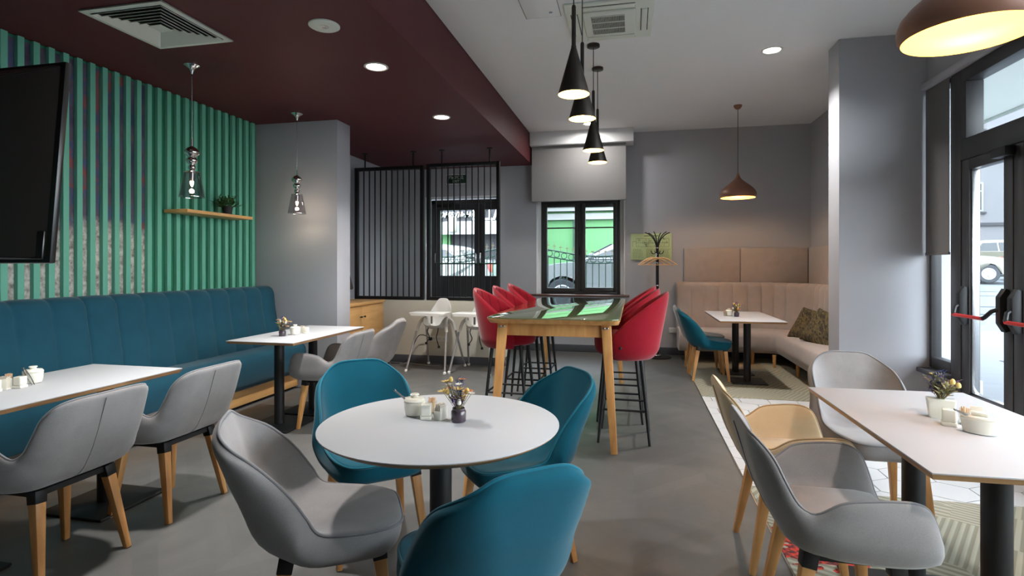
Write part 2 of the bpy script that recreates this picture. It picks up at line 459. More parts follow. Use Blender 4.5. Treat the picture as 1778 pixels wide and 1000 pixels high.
def floor_mat():
    m, nt, b = new_mat('dark_grey_chevron_floor')
    tc = N(nt, 'ShaderNodeTexCoord'); sp = N(nt, 'ShaderNodeSeparateXYZ'); nt.links.new(tc.outputs['Object'], sp.inputs[0])
    # chevron coordinate: y + |frac(x/W)-.5| * W * slope
    W = 0.9
    a = N(nt, 'ShaderNodeMath', operation='DIVIDE'); a.inputs[1].default_value = W; nt.links.new(sp.outputs[0], a.inputs[0])
    fr = N(nt, 'ShaderNodeMath', operation='FRACT'); nt.links.new(a.outputs[0], fr.inputs[0])
    su = N(nt, 'ShaderNodeMath', operation='SUBTRACT'); su.inputs[1].default_value = 0.5; nt.links.new(fr.outputs[0], su.inputs[0])
    ab = N(nt, 'ShaderNodeMath', operation='ABSOLUTE'); nt.links.new(su.outputs[0], ab.inputs[0])
    ma = N(nt, 'ShaderNodeMath', operation='MULTIPLY_ADD'); ma.inputs[1].default_value = W * 1.0; nt.links.new(ab.outputs[0], ma.inputs[0]); nt.links.new(sp.outputs[1], ma.inputs[2])
    dv = N(nt, 'ShaderNodeMath', operation='DIVIDE'); dv.inputs[1].default_value = 0.14; nt.links.new(ma.outputs[0], dv.inputs[0])
    fl = N(nt, 'ShaderNodeMath', operation='FLOOR'); nt.links.new(dv.outputs[0], fl.inputs[0])
    hs = N(nt, 'ShaderNodeMath', operation='MULTIPLY'); hs.inputs[1].default_value = 2.0; nt.links.new(a.outputs[0], hs.inputs[0])
    hf = N(nt, 'ShaderNodeMath', operation='FLOOR'); nt.links.new(hs.outputs[0], hf.inputs[0])
    cb = N(nt, 'ShaderNodeCombineXYZ'); nt.links.new(fl.outputs[0], cb.inputs[0]); nt.links.new(hf.outputs[0], cb.inputs[1])
    wn = N(nt, 'ShaderNodeTexWhiteNoise', noise_dimensions='3D'); nt.links.new(cb.outputs[0], wn.inputs['Vector'])
    no = N(nt, 'ShaderNodeTexNoise'); no.inputs['Scale'].default_value = 2.2; no.inputs['Detail'].default_value = 8; no.inputs['Roughness'].default_value = 0.62; no.inputs['Distortion'].default_value = 1.2
    nt.links.new(tc.outputs['Object'], no.inputs['Vector'])
    mx = N(nt, 'ShaderNodeMath', operation='MULTIPLY_ADD'); mx.inputs[1].default_value = 0.16
    h = N(nt, 'ShaderNodeMath', operation='MULTIPLY'); h.inputs[1].default_value = 0.7
    nt.links.new(wn.outputs[0], mx.inputs[0]); nt.links.new(no.outputs['Fac'], h.inputs[0]); nt.links.new(h.outputs[0], mx.inputs[2])
    ra = N(nt, 'ShaderNodeValToRGB'); ra.color_ramp.elements[0].position = 0.2; ra.color_ramp.elements[1].position = 0.8
    ra.color_ramp.elements[0].color = lin(84, 84, 83); ra.color_ramp.elements[1].color = lin(110, 109, 108)
    nt.links.new(mx.outputs[0], ra.inputs[0]); nt.links.new(ra.outputs[0], b.inputs['Base Color'])
    b.inputs['Roughness'].default_value = 0.42
    return m
M['floor'] = floor_mat()

def carpet_mat(name, ca, cb_, cell=0.42, freq=38.0, red=False):
    m, nt, b = new_mat(name)
    tc = N(nt, 'ShaderNodeTexCoord')
    vo = N(nt, 'ShaderNodeTexVoronoi', feature='F1', distance='CHEBYCHEV'); vo.inputs['Scale'].default_value = 1 / cell; vo.inputs['Randomness'].default_value = 0.7
    rot = N(nt, 'ShaderNodeMapping'); rot.inputs['Rotation'].default_value = (0, 0, R(32))
    nt.links.new(tc.outputs['Object'], rot.inputs[0]); nt.links.new(rot.outputs[0], vo.inputs['Vector'])
    sp = N(nt, 'ShaderNodeSeparateXYZ'); nt.links.new(rot.outputs[0], sp.inputs[0])
    vc = N(nt, 'ShaderNodeSeparateColor'); nt.links.new(vo.outputs['Color'], vc.inputs[0])
    st = N(nt, 'ShaderNodeMath', operation='GREATER_THAN'); st.inputs[1].default_value = 0.5; nt.links.new(vc.outputs[0], st.inputs[0])
    mix = N(nt, 'ShaderNodeMix'); nt.links.new(st.outputs[0], mix.inputs[0]); nt.links.new(sp.outputs[0], mix.inputs[2]); nt.links.new(sp.outputs[1], mix.inputs[3])
    mf = N(nt, 'ShaderNodeMath', operation='MULTIPLY_ADD'); mf.inputs[1].default_value = 0.55 * freq * 6.28 / 3; mf.inputs[2].default_value = freq * 6.28 / 3.2; nt.links.new(vc.outputs[1], mf.inputs[0])
    mu = N(nt, 'ShaderNodeMath', operation='MULTIPLY'); nt.links.new(mix.outputs[0], mu.inputs[0]); nt.links.new(mf.outputs[0], mu.inputs[1])
    si = N(nt, 'ShaderNodeMath', operation='SINE'); nt.links.new(mu.outputs[0], si.inputs[0])
    ra = N(nt, 'ShaderNodeValToRGB'); ra.color_ramp.elements[0].position = 0.35; ra.color_ramp.elements[1].position = 0.6
    ra.color_ramp.elements[0].color = ca; ra.color_ramp.elements[1].color = cb_
    ad = N(nt, 'ShaderNodeMath', operation='MULTIPLY_ADD'); ad.inputs[1].default_value = 0.5; ad.inputs[2].default_value = 0.5; nt.links.new(si.outputs[0], ad.inputs[0])
    nt.links.new(ad.outputs[0], ra.inputs[0]); last = ra.outputs[0]
    if red:   # woven flower motif, bright red, near the metal strip
        pos = N(nt, 'ShaderNodeVectorMath', operation='DISTANCE'); pos.inputs[1].default_value = (0.86, 2.86, 0.0)
        flat = N(nt, 'ShaderNodeMapping'); flat.inputs['Scale'].default_value = (1, 1, 0)
        nt.links.new(tc.outputs['Object'], flat.inputs[0]); nt.links.new(flat.outputs[0], pos.inputs[0])
        n1 = N(nt, 'ShaderNodeTexNoise'); n1.inputs['Scale'].default_value = 16; nt.links.new(tc.outputs['Object'], n1.inputs['Vector'])
        s1 = N(nt, 'ShaderNodeMath', operation='MULTIPLY_ADD'); s1.inputs[1].default_value = 0.5; nt.links.new(n1.outputs['Fac'], s1.inputs[0]); nt.links.new(pos.outputs['Value'], s1.inputs[2])
        lt = N(nt, 'ShaderNodeMath', operation='LESS_THAN'); lt.inputs[1].default_value = 0.44; nt.links.new(s1.outputs[0], lt.inputs[0])
        n2 = N(nt, 'ShaderNodeTexNoise'); n2.inputs['Scale'].default_value = 45; nt.links.new(tc.outputs['Object'], n2.inputs['Vector'])
        rc = N(nt, 'ShaderNodeValToRGB'); rc.color_ramp.elements[0].position = 0.42; rc.color_ramp.elements[1].position = 0.6
        rc.color_ramp.elements[0].color = lin(86, 40, 40); rc.color_ramp.elements[1].color = lin(214, 66, 48); nt.links.new(n2.outputs['Fac'], rc.inputs[0])
        m2 = N(nt, 'ShaderNodeMix', data_type='RGBA'); nt.links.new(lt.outputs[0], m2.inputs[0]); nt.links.new(last, m2.inputs[6]); nt.links.new(rc.outputs[0], m2.inputs[7]); last = m2.outputs[2]
    nt.links.new(last, b.inputs['Base Color']); b.inputs['Roughness'].default_value = 0.95
    bu = N(nt, 'ShaderNodeBump'); bu.inputs['Distance'].default_value = 0.004; bu.inputs['Strength'].default_value = 0.5
    nt.links.new(ad.outputs[0], bu.inputs['Height']); nt.links.new(bu.outputs[0], b.inputs['Normal'])
    return m
M['carpet'] = carpet_mat('striped_carpet', lin(136, 132, 114), lin(166, 162, 144), 0.46, 64, True)
M['carpetfar'] = carpet_mat('olive_carpet', lin(134, 130, 112), lin(154, 150, 132), 0.40, 60)

def mural_mat():
    m, nt, b = new_mat('painted_concrete_mural')
    tc = N(nt, 'ShaderNodeTexCoord'); sp = N(nt, 'ShaderNodeSeparateXYZ'); nt.links.new(tc.outputs['Object'], sp.inputs[0])
    n1 = N(nt, 'ShaderNodeTexNoise'); n1.inputs['Scale'].default_value = 3.2; n1.inputs['Detail'].default_value = 5; nt.links.new(tc.outputs['Object'], n1.inputs['Vector'])
    r1 = N(nt, 'ShaderNodeValToRGB'); e = r1.color_ramp.elements
    e[0].position = 0.3; e[0].color = lin(44, 58, 84); e[1].position = 0.72; e[1].color = lin(48, 96, 118)
    for p, c in ((0.42, lin(74, 68, 92)), (0.5, lin(96, 84, 96)), (0.56, lin(70, 84, 118)), (0.62, lin(140, 74, 66))):
        q = e.new(p); q.color = c
    nt.links.new(n1.outputs['Fac'], r1.inputs[0])
    n2 = N(nt, 'ShaderNodeTexNoise'); n2.inputs['Scale'].default_value = 30; n2.inputs['Detail'].default_value = 8; nt.links.new(tc.outputs['Object'], n2.inputs['Vector'])
    r2 = N(nt, 'ShaderNodeValToRGB'); r2.color_ramp.elements[0].position = 0.3; r2.color_ramp.elements[0].color = lin(120, 112, 104); r2.color_ramp.elements[1].position = 0.62; r2.color_ramp.elements[1].color = lin(204, 198, 190)
    nt.links.new(n2.outputs['Fac'], r2.inputs[0])
    a = N(nt, 'ShaderNodeMath', operation='MULTIPLY_ADD'); a.inputs[1].default_value = 0.5; nt.links.new(n1.outputs['Fac'], a.inputs[0]); nt.links.new(sp.outputs[2], a.inputs[2])
    st = N(nt, 'ShaderNodeMapRange'); st.inputs[1].default_value = 1.86; st.inputs[2].default_value = 1.98; nt.links.new(a.outputs[0], st.inputs[0])
    mx = N(nt, 'ShaderNodeMix', data_type='RGBA'); nt.links.new(st.outputs[0], mx.inputs[0]); nt.links.new(r2.outputs[0], mx.inputs[6]); nt.links.new(r1.outputs[0], mx.inputs[7])
    nt.links.new(mx.outputs[2], b.inputs['Base Color']); b.inputs['Roughness'].default_value = 0.85
    bu = N(nt, 'ShaderNodeBump'); bu.inputs['Distance'].default_value = 0.01; bu.inputs['Strength'].default_value = 0.4
    nt.links.new(n2.outputs['Fac'], bu.inputs['Height']); nt.links.new(bu.outputs[0], b.inputs['Normal'])
    return m
M['mural'] = mural_mat()
M['tile'] = paint('light_grey_tile', lin(206, 206, 206), 0.35, 0.05, 1.7)
M['grout'] = paint('dark_grout', lin(96, 92, 90), 0.9, 0.05)

def cushion_mat():
    m, nt, b = new_mat('patterned_cushion_fabric')
    tc = N(nt, 'ShaderNodeTexCoord'); mp = N(nt, 'ShaderNodeMapping'); mp.inputs['Rotation'].default_value = (0, 0, R(45))
    nt.links.new(tc.outputs['Object'], mp.inputs[0])
    br = N(nt, 'ShaderNodeTexBrick'); br.offset = 0.5; br.inputs['Scale'].default_value = 26; br.inputs['Mortar Size'].default_value = 0.035; br.inputs['Brick Width'].default_value = 0.8; br.inputs['Row Height'].default_value = 0.4
    br.inputs['Color1'].default_value = lin(56, 48, 38); br.inputs['Color2'].default_value = lin(116, 102, 66); br.inputs['Mortar'].default_value = lin(38, 34, 28)
    nt.links.new(mp.outputs[0], br.inputs['Vector']); nt.links.new(br.outputs[0], b.inputs['Base Color']); b.inputs['Roughness'].default_value = 0.9
    return m
M['cushion'] = cushion_mat()

# ------------------------------------------------------------------ the room
HC, HM, YB, XL, XR = 3.37, 2.93, 8.60, -4.12, 2.47
YN = -3.6                                  # wall behind the camera
def B(): return bmesh.new()

bm = B(); box(bm, -4.3, 0.675, YN, 9.2, -0.2, 0.0); struct('floor', bm, M['floor'])
bm = B(); box(bm, 0.683, 2.75, YN, YB + 0.3, -0.2, -0.006); struct('floor_tile_bed', bm, M['grout'])
# hexagonal tiles
bm = B(); ra_ = 0.155; gap = 0.004
dx = ra_ * math.sqrt(3); dy = ra_ * 1.5
row = 0; y = 3.3
while y < 6.3:
    x = 0.5 + (dx / 2 if row % 2 else 0)
    while x < 2.9:
        pts = [(x + (ra_ - gap) * math.sin(k * PI / 3), y + (ra_ - gap) * math.cos(k * PI / 3)) for k in range(6)]
        prism(bm, pts, -0.012, 0.0)
        x += dx
    y += dy; row += 1
for co, no_ in (((0.684, 0, 0), (-1, 0, 0)), ((2.74, 0, 0), (1, 0, 0))):
    r_ = bmesh.ops.bisect_plane(bm, geom=bm.verts[:] + bm.edges[:] + bm.faces[:], plane_co=co, plane_no=no_, clear_outer=True)
struct('floor_tiles', bm, M['tile'], smooth=False)
bm = B(); box(bm, 0.675, 0.6835, YN, 8.5, -0.02, 0.0035); struct('trim_1', bm, M['steel'])

bm = B(); box(bm, 0.686, 2.48, YN + 0.1, 3.60, -0.004, 0.004); c_ = obj('carpet', bm, M['carpet']); tag(c_, 'beige striped carpet with red motif under the right-hand window table', 'carpet')
bm = B(); box(bm, 0.686, 2.46, 5.95, 8.55, -0.004, 0.004); c_ = obj('carpet', bm, M['carpetfar']); tag(c_, 'olive beige carpet under the corner banquette table', 'carpet')

# ceilings
bm = B(); box(bm, -1.55, 2.9, YN, 9.0, HC, HC + 0.2); struct('ceiling', bm, M['ceil'])
bm = B(); box(bm, -4.3, -1.56, YN, YB, HM, HC + 0.2); struct('ceiling_maroon_drop', bm, M['maroon'])

# walls
bm = B(); box(bm, -4.35, XL - 0.038, YN, 5.44, 0, HM); struct('wall_left', bm, M['greenwall'])
bm = B(); box(bm, -4.35, -3.98, 5.72, 9.0, 0, HM); struct('wall_left_rear', bm, M['wall'])
def wall_with_hole(name, x0, x1, y0, y1, z0, z1, holes, mat):
    bm = B(); xs = x0
    for hx0, hx1, hz0, hz1 in sorted(holes):
        box(bm, xs, hx0, y0, y1, z0, z1)
        if hz0 > z0: box(bm, hx0, hx1, y0, y1, z0, hz0)
        if hz1 < z1: box(bm, hx0, hx1, y0, y1, hz1, z1)
        xs = hx1
    box(bm, xs, x1, y0, y1, z0, z1)
    return struct(name, bm, mat)
WX0, WX1, WZ0, WZ1 = -1.50, -0.13, 0.87, 2.55
wall_with_hole('wall_back', -4.3, 2.75, YB, YB + 0.34, 0, HC, [(-3.36, -2.10, 0.0, 2.47), (WX0, WX1, WZ0, WZ1)], M['wall'])
bm = B(); box(bm, XR, 2.75, 5.72, YB, 0, HC); struct('wall_right', bm, M['wall'])
bm = B(); box(bm, 1.795, 2.75, 5.445, 5.72, 0, HC, 0.004); struct('wall_pillar_right', bm, M['wall'])
bm = B(); box(bm, -4.35, -3.145, 5.44, 5.72, 0, HM, 0.004); struct('wall_pillar_left', bm, M['wall'])
bm = B(); box(bm, -4.35, 2.9, YN - 0.2, YN, 0, HC); struct('wall_near', bm, M['wall'])
bm = B(); box(bm, XR + 0.02, 2.75, YN, 5.445, 2.90, HC); struct('wall_right_lintel', bm, M['wall'])
bm = B(); box(bm, XR - 0.035, 2.62, YN, 5.445, 2.865, 2.915, 0.006); struct('trim_2', bm, M['wall'])
# white jamb linings
bm = B()
box(bm, WX0 - 0.002, WX0 + 0.012, YB - 0.004, YB + 0.16, WZ0, WZ1); box(bm, WX1 - 0.012, WX1 + 0.002, YB - 0.004, YB + 0.16, WZ0, WZ1); struct('trim_3', bm, M['white'])
bm = B()
box(bm, -3.362, -3.35, YB - 0.004, YB + 0.24, 0, 2.47); box(bm, -2.11, -2.098, YB - 0.004, YB + 0.24, 0, 2.47); box(bm, -3.362, -2.098, YB - 0.004, YB + 0.24, 2.458, 2.472); struct('trim_4', bm, M['white'])
# half wall
bm = B(); box(bm, -3.98, -1.69, 7.17, 7.42, 0, 0.86, 0.004); struct('wall_half', bm, M['cream'])
bm = B(); box(bm, -3.98, -1.678, 7.158, 7.432, 0, 0.105, 0.004); struct('baseboard_half_wall', bm, M['base'])
bm = B(); box(bm, -2.098, 2.47, YB - 0.014, YB, 0, 0.11, 0.003); struct('baseboard_back', bm, M['base'])
bm = B(); box(bm, XR - 0.014, XR, 5.73, YB, 0, 0.11, 0.003); struct('baseboard_right', bm, M['base'])
bm = B(); box(bm, -3.98, -3.966, 7.43, YB, 0, 0.11, 0.003); struct('baseboard_left', bm, M['base'])
# white pelmet box over the back window
bm = B(); box(bm, -1.548, 0.0, 8.27, YB, 3.17, HC, 0.004); struct('trim_5', bm, M['white'])

# slatted green cladding, mural behind the near half
SP = 0.1035
bm = B(); k = 0; yy = 2.958 - 60 * SP
ys = []
while yy < 5.42:
    if yy > YN: ys.append(yy)
    yy += SP
for yy in ys: box(bm, XL - 0.034, XL, yy, yy + 0.044, 0.02, HM - 0.004, 0.002, 1)
o = obj('slatted_cladding', bm, M['greenslat'], smooth=False); tag(o, 'wall cladding of vertical sea-green slats behind the teal banquette', 'wall cladding')
bm = B(); box(bm, XL - 0.0375, XL - 0.0345, -2.0, 4.07, 0.05, HM - 0.02); o = obj('wall_mural', bm, M['mural']); tag(o, 'painted concrete mural glimpsed between the green slats, near the television', 'mural')

# ------------------------------------------------------------------ windows and doors
def frame_rect(bm, x0, x1, z0, z1, y0, y1, wd, bev=0.004):
    box(bm, x0, x0 + wd, y0, y1, z0, z1, bev); box(bm, x1 - wd, x1, y0, y1, z0, z1, bev)
    box(bm, x0 + wd, x1 - wd, y0, y1, z0, z0 + wd, bev); box(bm, x0 + wd, x1 - wd, y0, y1, z1 - wd, z1, bev)
# back window: two casements
yw = YB + 0.10
bm = B(); x0, x1, z0, z1 = -1.44, -0.20, 0.89, 2.36
frame_rect(bm, x0, x1, z0, z1, yw, yw + 0.07, 0.045); box(bm, -0.855, -0.80, yw, yw + 0.07, z0 + .045, z1 - .045, 0.004)
win = struct('window_1', bm, M['frame'])
bm = B(); box(bm, WX0, x0, yw + 0.01, yw + 0.06, WZ0, WZ1); box(bm, x1, WX1, yw + 0.01, yw + 0.06, WZ0, WZ1); box(bm, x0, x1, yw + 0.01, yw + 0.06, z1, WZ1); struct('window_lining', bm, M['white'], win)
for a, b_, dpt in ((x0 + 0.045, -0.855, 0.0), (-0.80, x1 - 0.045, -0.02)):
    bm = B(); frame_rect(bm, a, b_, z0 + 0.045, z1 - 0.045, yw - 0.012 + dpt, yw + 0.05, 0.05 if dpt == 0 else 0.062)
    sash = struct('sash', bm, M['frame'], win)
    bm = B(); box(bm, a + 0.04, b_ - 0.04, yw + 0.018, yw + 0.024, z0 + 0.08, z1 - 0.08); struct('pane', bm, M['glass'], sash)
    bm = B(); box(bm, a + 0.05, b_ - 0.05, yw + 0.008, yw + 0.034, 1.925, 1.945); struct('glazing_bar', bm, M['frame'], sash)
bm = B(); box(bm, -0.835, -0.812, yw - 0.045, yw - 0.03, 1.50, 1.62, 0.004); box(bm, -0.833, -0.814, yw - 0.045, yw, 1.59, 1.61); struct('window_handle', bm, M['black'], win)
bm = B(); box(bm, -1.62, -0.06, YB - 0.16, YB + 0.10, 0.865, 0.893, 0.006); struct('window_sill', bm, M['brown'], win)
# blind over it
rt = thing('roller_blind', 'wide light grey roller blind half drawn over the back window', 'blind', (-0.82, 8.36, 2.33))
bm = B(); box(bm, -0.71, 0.71, -0.002, 0.002, 0.0, 0.84); obj('blind_cloth', bm, M['shade'], rt)
bm = B(); box(bm, -0.71, 0.71, -0.008, 0.008, -0.012, 0.012, 0.003); obj('bottom_bar', bm, M['shade'], rt)

# back entrance door (two leaves of unequal width) seen through the screen
yd = YB + 0.22
bm = B(); dx0, dx1, dz1 = -3.34, -2.12, 2.44
box(bm, dx0, dx0 + 0.07, yd, yd + 0.08, 0, dz1, 0.004); box(bm, dx1 - 0.03, dx1, yd, yd + 0.08, 0, dz1, 0.004); box(bm, dx0, dx1, yd, yd + 0.08, dz1 - 0.07, dz1, 0.004)
dr = struct('door_1', bm, M['frame'])
for a, b_, nm in ((dx0 + 0.072, -2.50, 0), (-2.497, dx1 - 0.032, 1)):
    st = 0.085
    bm = B(); box(bm, a, a + st, yd - 0.01, yd + 0.05, 0.02, dz1 - 0.072, 0.004); box(bm, b_ - st * (1 if nm == 0 else .5), b_, yd - 0.01, yd + 0.05, 0.02, dz1 - 0.072, 0.004)
    box(bm, a + st, b_ - st * (1 if nm == 0 else .5), yd - 0.01, yd + 0.05, dz1 - 0.172, dz1 - 0.072, 0.004); box(bm, a + st, b_ - st * (1 if nm == 0 else .5), yd - 0.005, yd + 0.045, 0.02, 1.17, 0.004)
    lf = struct('door_leaf', bm, M['frame'], dr)
    bm = B(); box(bm, a + st - .01, b_ - st * .5, yd + 0.015, yd + 0.021, 1.16, dz1 - 0.16); struct('pane', bm, M['glass'], lf)
    bm = B(); box(bm, a + 0.01, b_ - 0.01, yd - 0.075, yd - 0.045, 1.36, 1.385, 0.008); struct('push_bar', bm, M['signgreen'], lf)
    for hx in (a + 0.03, b_ - 0.04):
        bm = B(); tube(bm, [(hx, yd - 0.01, 1.56), (hx, yd - 0.07, 1.54), (hx, yd - 0.085, 1.45), (hx, yd - 0.06, 1.38)], 0.013, 8); struct('bar_bracket', bm, M['steel'], lf)
bm = B(); box(bm, dx0 + 0.10, dx0 + 0.34, yd - 0.06, yd - 0.01, dz1 - 0.13, dz1 - 0.07, 0.006); struct('door_closer', bm, M['black'], dr)

# street-side glazing, x = 2.5 plane
def xbox(bm, y0, y1, z0, z1, xa=2.50, xb=2.58, bev=0.004): box(bm, xa, xb, y0, y1, z0, z1, bev)
# window beside pillar
bm = B(); xbox(bm, 5.405, 5.44, 0.47, 2.86); xbox(bm, 5.06, 5.11, 0.47, 2.86); xbox(bm, 5.11, 5.405, 0.47, 0.56); xbox(bm, 5.11, 5.405, 2.82, 2.86)
w2 = struct('window_2', bm, M['frame'])
bm = B(); xbox(bm, 5.09, 5.42, 0.54, 2.84, 2.535, 2.541, 0); struct('pane', bm, M['glass'], w2)
bm = B(); box(bm, 2.40, 2.60, 5.06, 5.44, 0.43, 0.465, 0.005); struct('window_sill', bm, M['base'], w2)
bm = B(); box(bm, 2.50, 2.70, 5.06, 5.44, 0.0, 0.43); struct('wall_under_window', bm, M['wall'])
rt = thing('roller_blind', 'narrow dark grey roller blind beside the glazed street door', 'blind', (2.47, 5.23, 1.445))
bm = B(); box(bm, -0.002, 0.002, -0.165, 0.195, 0, 1.41); obj('blind_cloth', bm, M['shadedark'], rt)
bm = B(); box(bm, -0.008, 0.008, -0.165, 0.195, -0.012, 0.01, 0.003); obj('bottom_bar', bm, M['shadedark'], rt)
# street door with transom
bm = B()
xbox(bm, 4.93, 5.06, 0.0, 2.86, 2.48, 2.60); xbox(bm, 3.50, 4.93, 2.76, 2.86, 2.48, 2.60); xbox(bm, 3.50, 4.93, 2.16, 2.32, 2.48, 2.60); xbox(bm, 3.38, 3.50, 0.0, 2.86, 2.48, 2.60)
xbox(bm, 4.86, 4.93, 2.32, 2.76, 2.48, 2.60)
d2 = struct('door_2', bm, M['frame'])
bm = B(); xbox(bm, 3.5, 4.87, 2.31, 2.77, 2.545, 2.551, 0); struct('transom_pane', bm, M['glass'], d2)
def leaf(y0, y1):
    bm = B(); a = 0.095
    xbox(bm, y0, y0 + a, 0.03, 2.155, 2.485, 2.56); xbox(bm, y1 - a, y1, 0.03, 2.155, 2.485, 2.56)
    xbox(bm, y0 + a, y1 - a, 2.075, 2.155, 2.485, 2.56); xbox(bm, y0 + a, y1 - a, 0.03, 0.37, 2.485, 2.56)
    lf = struct('door_leaf', bm, M['frame'], d2)
    bm = B(); xbox(bm, y0 + a - .01, y1 - a + .01, 0.36, 2.085, 2.52, 2.526, 0); struct('pane', bm, M['glass'], lf)
    bm = B(); xbox(bm, y1 - a - 0.012, y1 - a, 0.37, 2.075, 2.50, 2.55, 0.002); xbox(bm, y0 + a, y1 - a, 0.37, 0.382, 2.50, 2.55, 0.002); struct('glazing_bead', bm, M['steel'], lf)
    bm = B(); pts = [(-0.05, -0.12), (0.02, -0.12), (0.04, -0.06), (0.04, 0.06), (0.02, 0.12), (-0.05, 0.12)]
    for yy in (y0 + 0.05, y1 - 0.06):
        prism(bm, [(2.485, 0.90), (2.485, 1.18), (2.46, 1.19), (2.425, 1.13), (2.425, 0.95), (2.46, 0.89)], yy - 0.025, yy + 0.025, 0.004, axis='y')
    struct('bar_housing', bm, M['black'], lf)
    bm = B()
    for yy, s in ((y0 + 0.05, 1), (y1 - 0.06, -1)):
        tube(bm, [(2.44, yy, 1.05), (2.40, yy + s * 0.02, 1.03), (2.375, yy + s * 0.05, 0.985), (2.37, yy + s * 0.075, 0.975)], 0.014, 8)
    struct('bar_arm', bm, M['black'], lf)
    bm = B(); tube(bm, [(2.37, y0 + 0.11, 0.975), (2.37, y1 - 0.12, 0.975)], 0.013, 10); struct('push_bar', bm, M['redplastic'], lf)
leaf(4.335, 4.925); leaf(3.52, 4.325)
bm = B(); box(bm, 2.42, 2.485, 4.30, 4.46, 2.085, 2.15, 0.006); struct('door_closer', bm, M['black'], d2)
# unseen street glazing past the camera, added to let daylight in
for i, (y0, y1) in enumerate(((1.7, 3.38), (-0.1, 1.7))):
    bm = B(); xbox(bm, y0, y0 + 0.06, 0.47, 2.86); xbox(bm, y1 - 0.06, y1, 0.47, 2.86); xbox(bm, y0 + 0.06, y1 - 0.06, 0.47, 0.54); xbox(bm, y0 + 0.06, y1 - 0.06, 2.80, 2.86)
    wn_ = struct('window_%d' % (i + 3), bm, M['frame'])
    bm = B(); xbox(bm, y0 + 0.05, y1 - 0.05, 0.53, 2.81, 2.535, 2.541, 0); struct('pane', bm, M['glass'], wn_)
bm = B(); box(bm, 2.50, 2.70, -0.1, 3.38, 0.0, 0.47); struct('wall_under_street_windows', bm, M['wall'])
bm = B(); box(bm, 2.50, 2.75, YN, -0.1, 0.0, 2.90); struct('wall_right_near', bm, M['wall'])

# signs
def exit_sign(name, label, loc, rz, wd, ht, lines):
    rt = thing(name, label, 'sign', loc, rz)
    bm = B(); box(bm, -wd / 2, wd / 2, 0, 0.03, 0, ht, 0.004); obj('sign_face', bm, M['signgreen'], rt)
    bm = B(); frame_rect(bm, -wd / 2 - 0.012, wd / 2 + 0.012, -0.01, ht + 0.01, -0.002, 0.032, 0.012, 0.002); obj('sign_frame', bm, M['white'], rt)
    for s, sz, x, z in lines: text_obj('lettering', s, sz, (x, -0.003, z), (R(90), 0, 0), M['signwhite'], rt, 0.001, bold=0.001)
    return rt
exit_sign('exit_sign', 'green ВЫХОД EXIT sign above the rear entrance door', (-2.82, YB - 0.034, 2.675), 0, 0.32, 0.14, (('ВЫХОД', 0.066, 0.0, 0.096), ('EXIT', 0.056, 0.0, 0.035)))
s_ = exit_sign('exit_sign', 'green sign above the street door, partly behind the big pendant shade', (2.47 + 0.02 - 0.034, 4.66, 2.985), R(-90), 0.30, 0.15, (('ВЫХОД', 0.066, 0.0, 0.1), ('EXIT', 0.056, 0.0, 0.038)))

# evacuation plan on the back wall
rt = thing('evacuation_plan', 'pale green evacuation plan on the back wall behind the coat stand', 'sign', (0.26, YB - 0.012, 1.625))
bm = B(); box(bm, -0.30, 0.30, 0, 0.012, -0.20, 0.20, 0.002); obj('plan_sheet', bm, M['mapgreen'], rt)
bm = B(); r2 = random.Random(3)
def seg(x0, z0, x1, z1, wd=0.003):
    bar(bm, (x0, -0.001, z0), (x1, -0.001, z1), 0.001, wd, up=(0, 1, 0)) if False else box(bm, min(x0, x1) - wd / 2, max(x0, x1) + wd / 2, -0.0015, 0.0, min(z0, z1) - wd / 2, max(z0, z1) + wd / 2)
for zz in (0.125, 0.06, 0.0): seg(-0.22, zz, 0.26, zz)
seg(-0.22, 0, -0.22, 0.125); seg(0.26, 0, 0.26, 0.125); seg(-0.27, 0.08, -0.27, 0.0); seg(-0.27, 0.08, -0.22, 0.08)
for k in range(26):
    x = -0.21 + r2.random() * 0.45; z = 0.005 + r2.random() * 0.11; seg(x, z, x, z + 0.02 + r2.random() * 0.02); seg(x, z, x + 0.02 * r2.random() + 0.01, z)
for k in range(22):
    x = -0.2 + r2.random() * 0.44; z = 0.01 + r2.random() * 0.11; box(bm, x, x + 0.008, -0.0015, 0, z, z + 0.008)
for cx in (-0.2, 0.0, 0.2):
    for r_ in range(8):
        x = cx - 0.07; z = -0.035 - r_ * 0.018
        while x < cx + 0.06:
            l = 0.008 + r2.random() * 0.022; seg(x, z, x + l, z, 0.0035); x += l + 0.012
seg(-0.1, 0.165, 0.1, 0.165, 0.01)
obj('plan_markings', bm, M['ink'], rt, smooth=False)

# sockets
def socket(label, loc, rz, n):
    rt = thing('power_socket', label, 'socket', loc, rz)
    bm = B(); box(bm, -0.04 * n, 0.04 * n, 0, 0.012, -0.04, 0.04, 0.003); obj('socket_plate', bm, M['whiteplastic'], rt)
    for k in range(n):
        cx = -0.04 * n + 0.04 + 0.08 * k
        bm = B(); lathe(bm, [(0.026, 0), (0.026, 0.004), (0.021, 0.004), (0.02, 0.001), (0, 0.001)], 20); bmesh.ops.rotate(bm, matrix=Matrix.Rotation(R(90), 3, 'X'), verts=bm.verts); bmesh.ops.translate(bm, vec=(cx, 0, 0), verts=bm.verts); obj('socket_well', bm, M['ventwhite'], rt)
        bm = B()
        for q in (-0.009, 0.009): box(bm, cx + q - 0.003, cx + q + 0.003, -0.003, 0.0, -0.003, 0.003)
        obj('pin_hole', bm, M['black'], rt)
    return rt
socket('double white power socket low on the back wall beside the banquette', (0.60, YB - 0.012, 0.37), 0, 2)
socket('white power socket on the cream half wall behind the left high chair', (-2.60, 7.157, 0.34), 0, 3)
rt = thing('power_cable', 'black plugged-in cable trailing from the half-wall socket to the floor', 'cable', (-2.70, 7.14, 0.34))
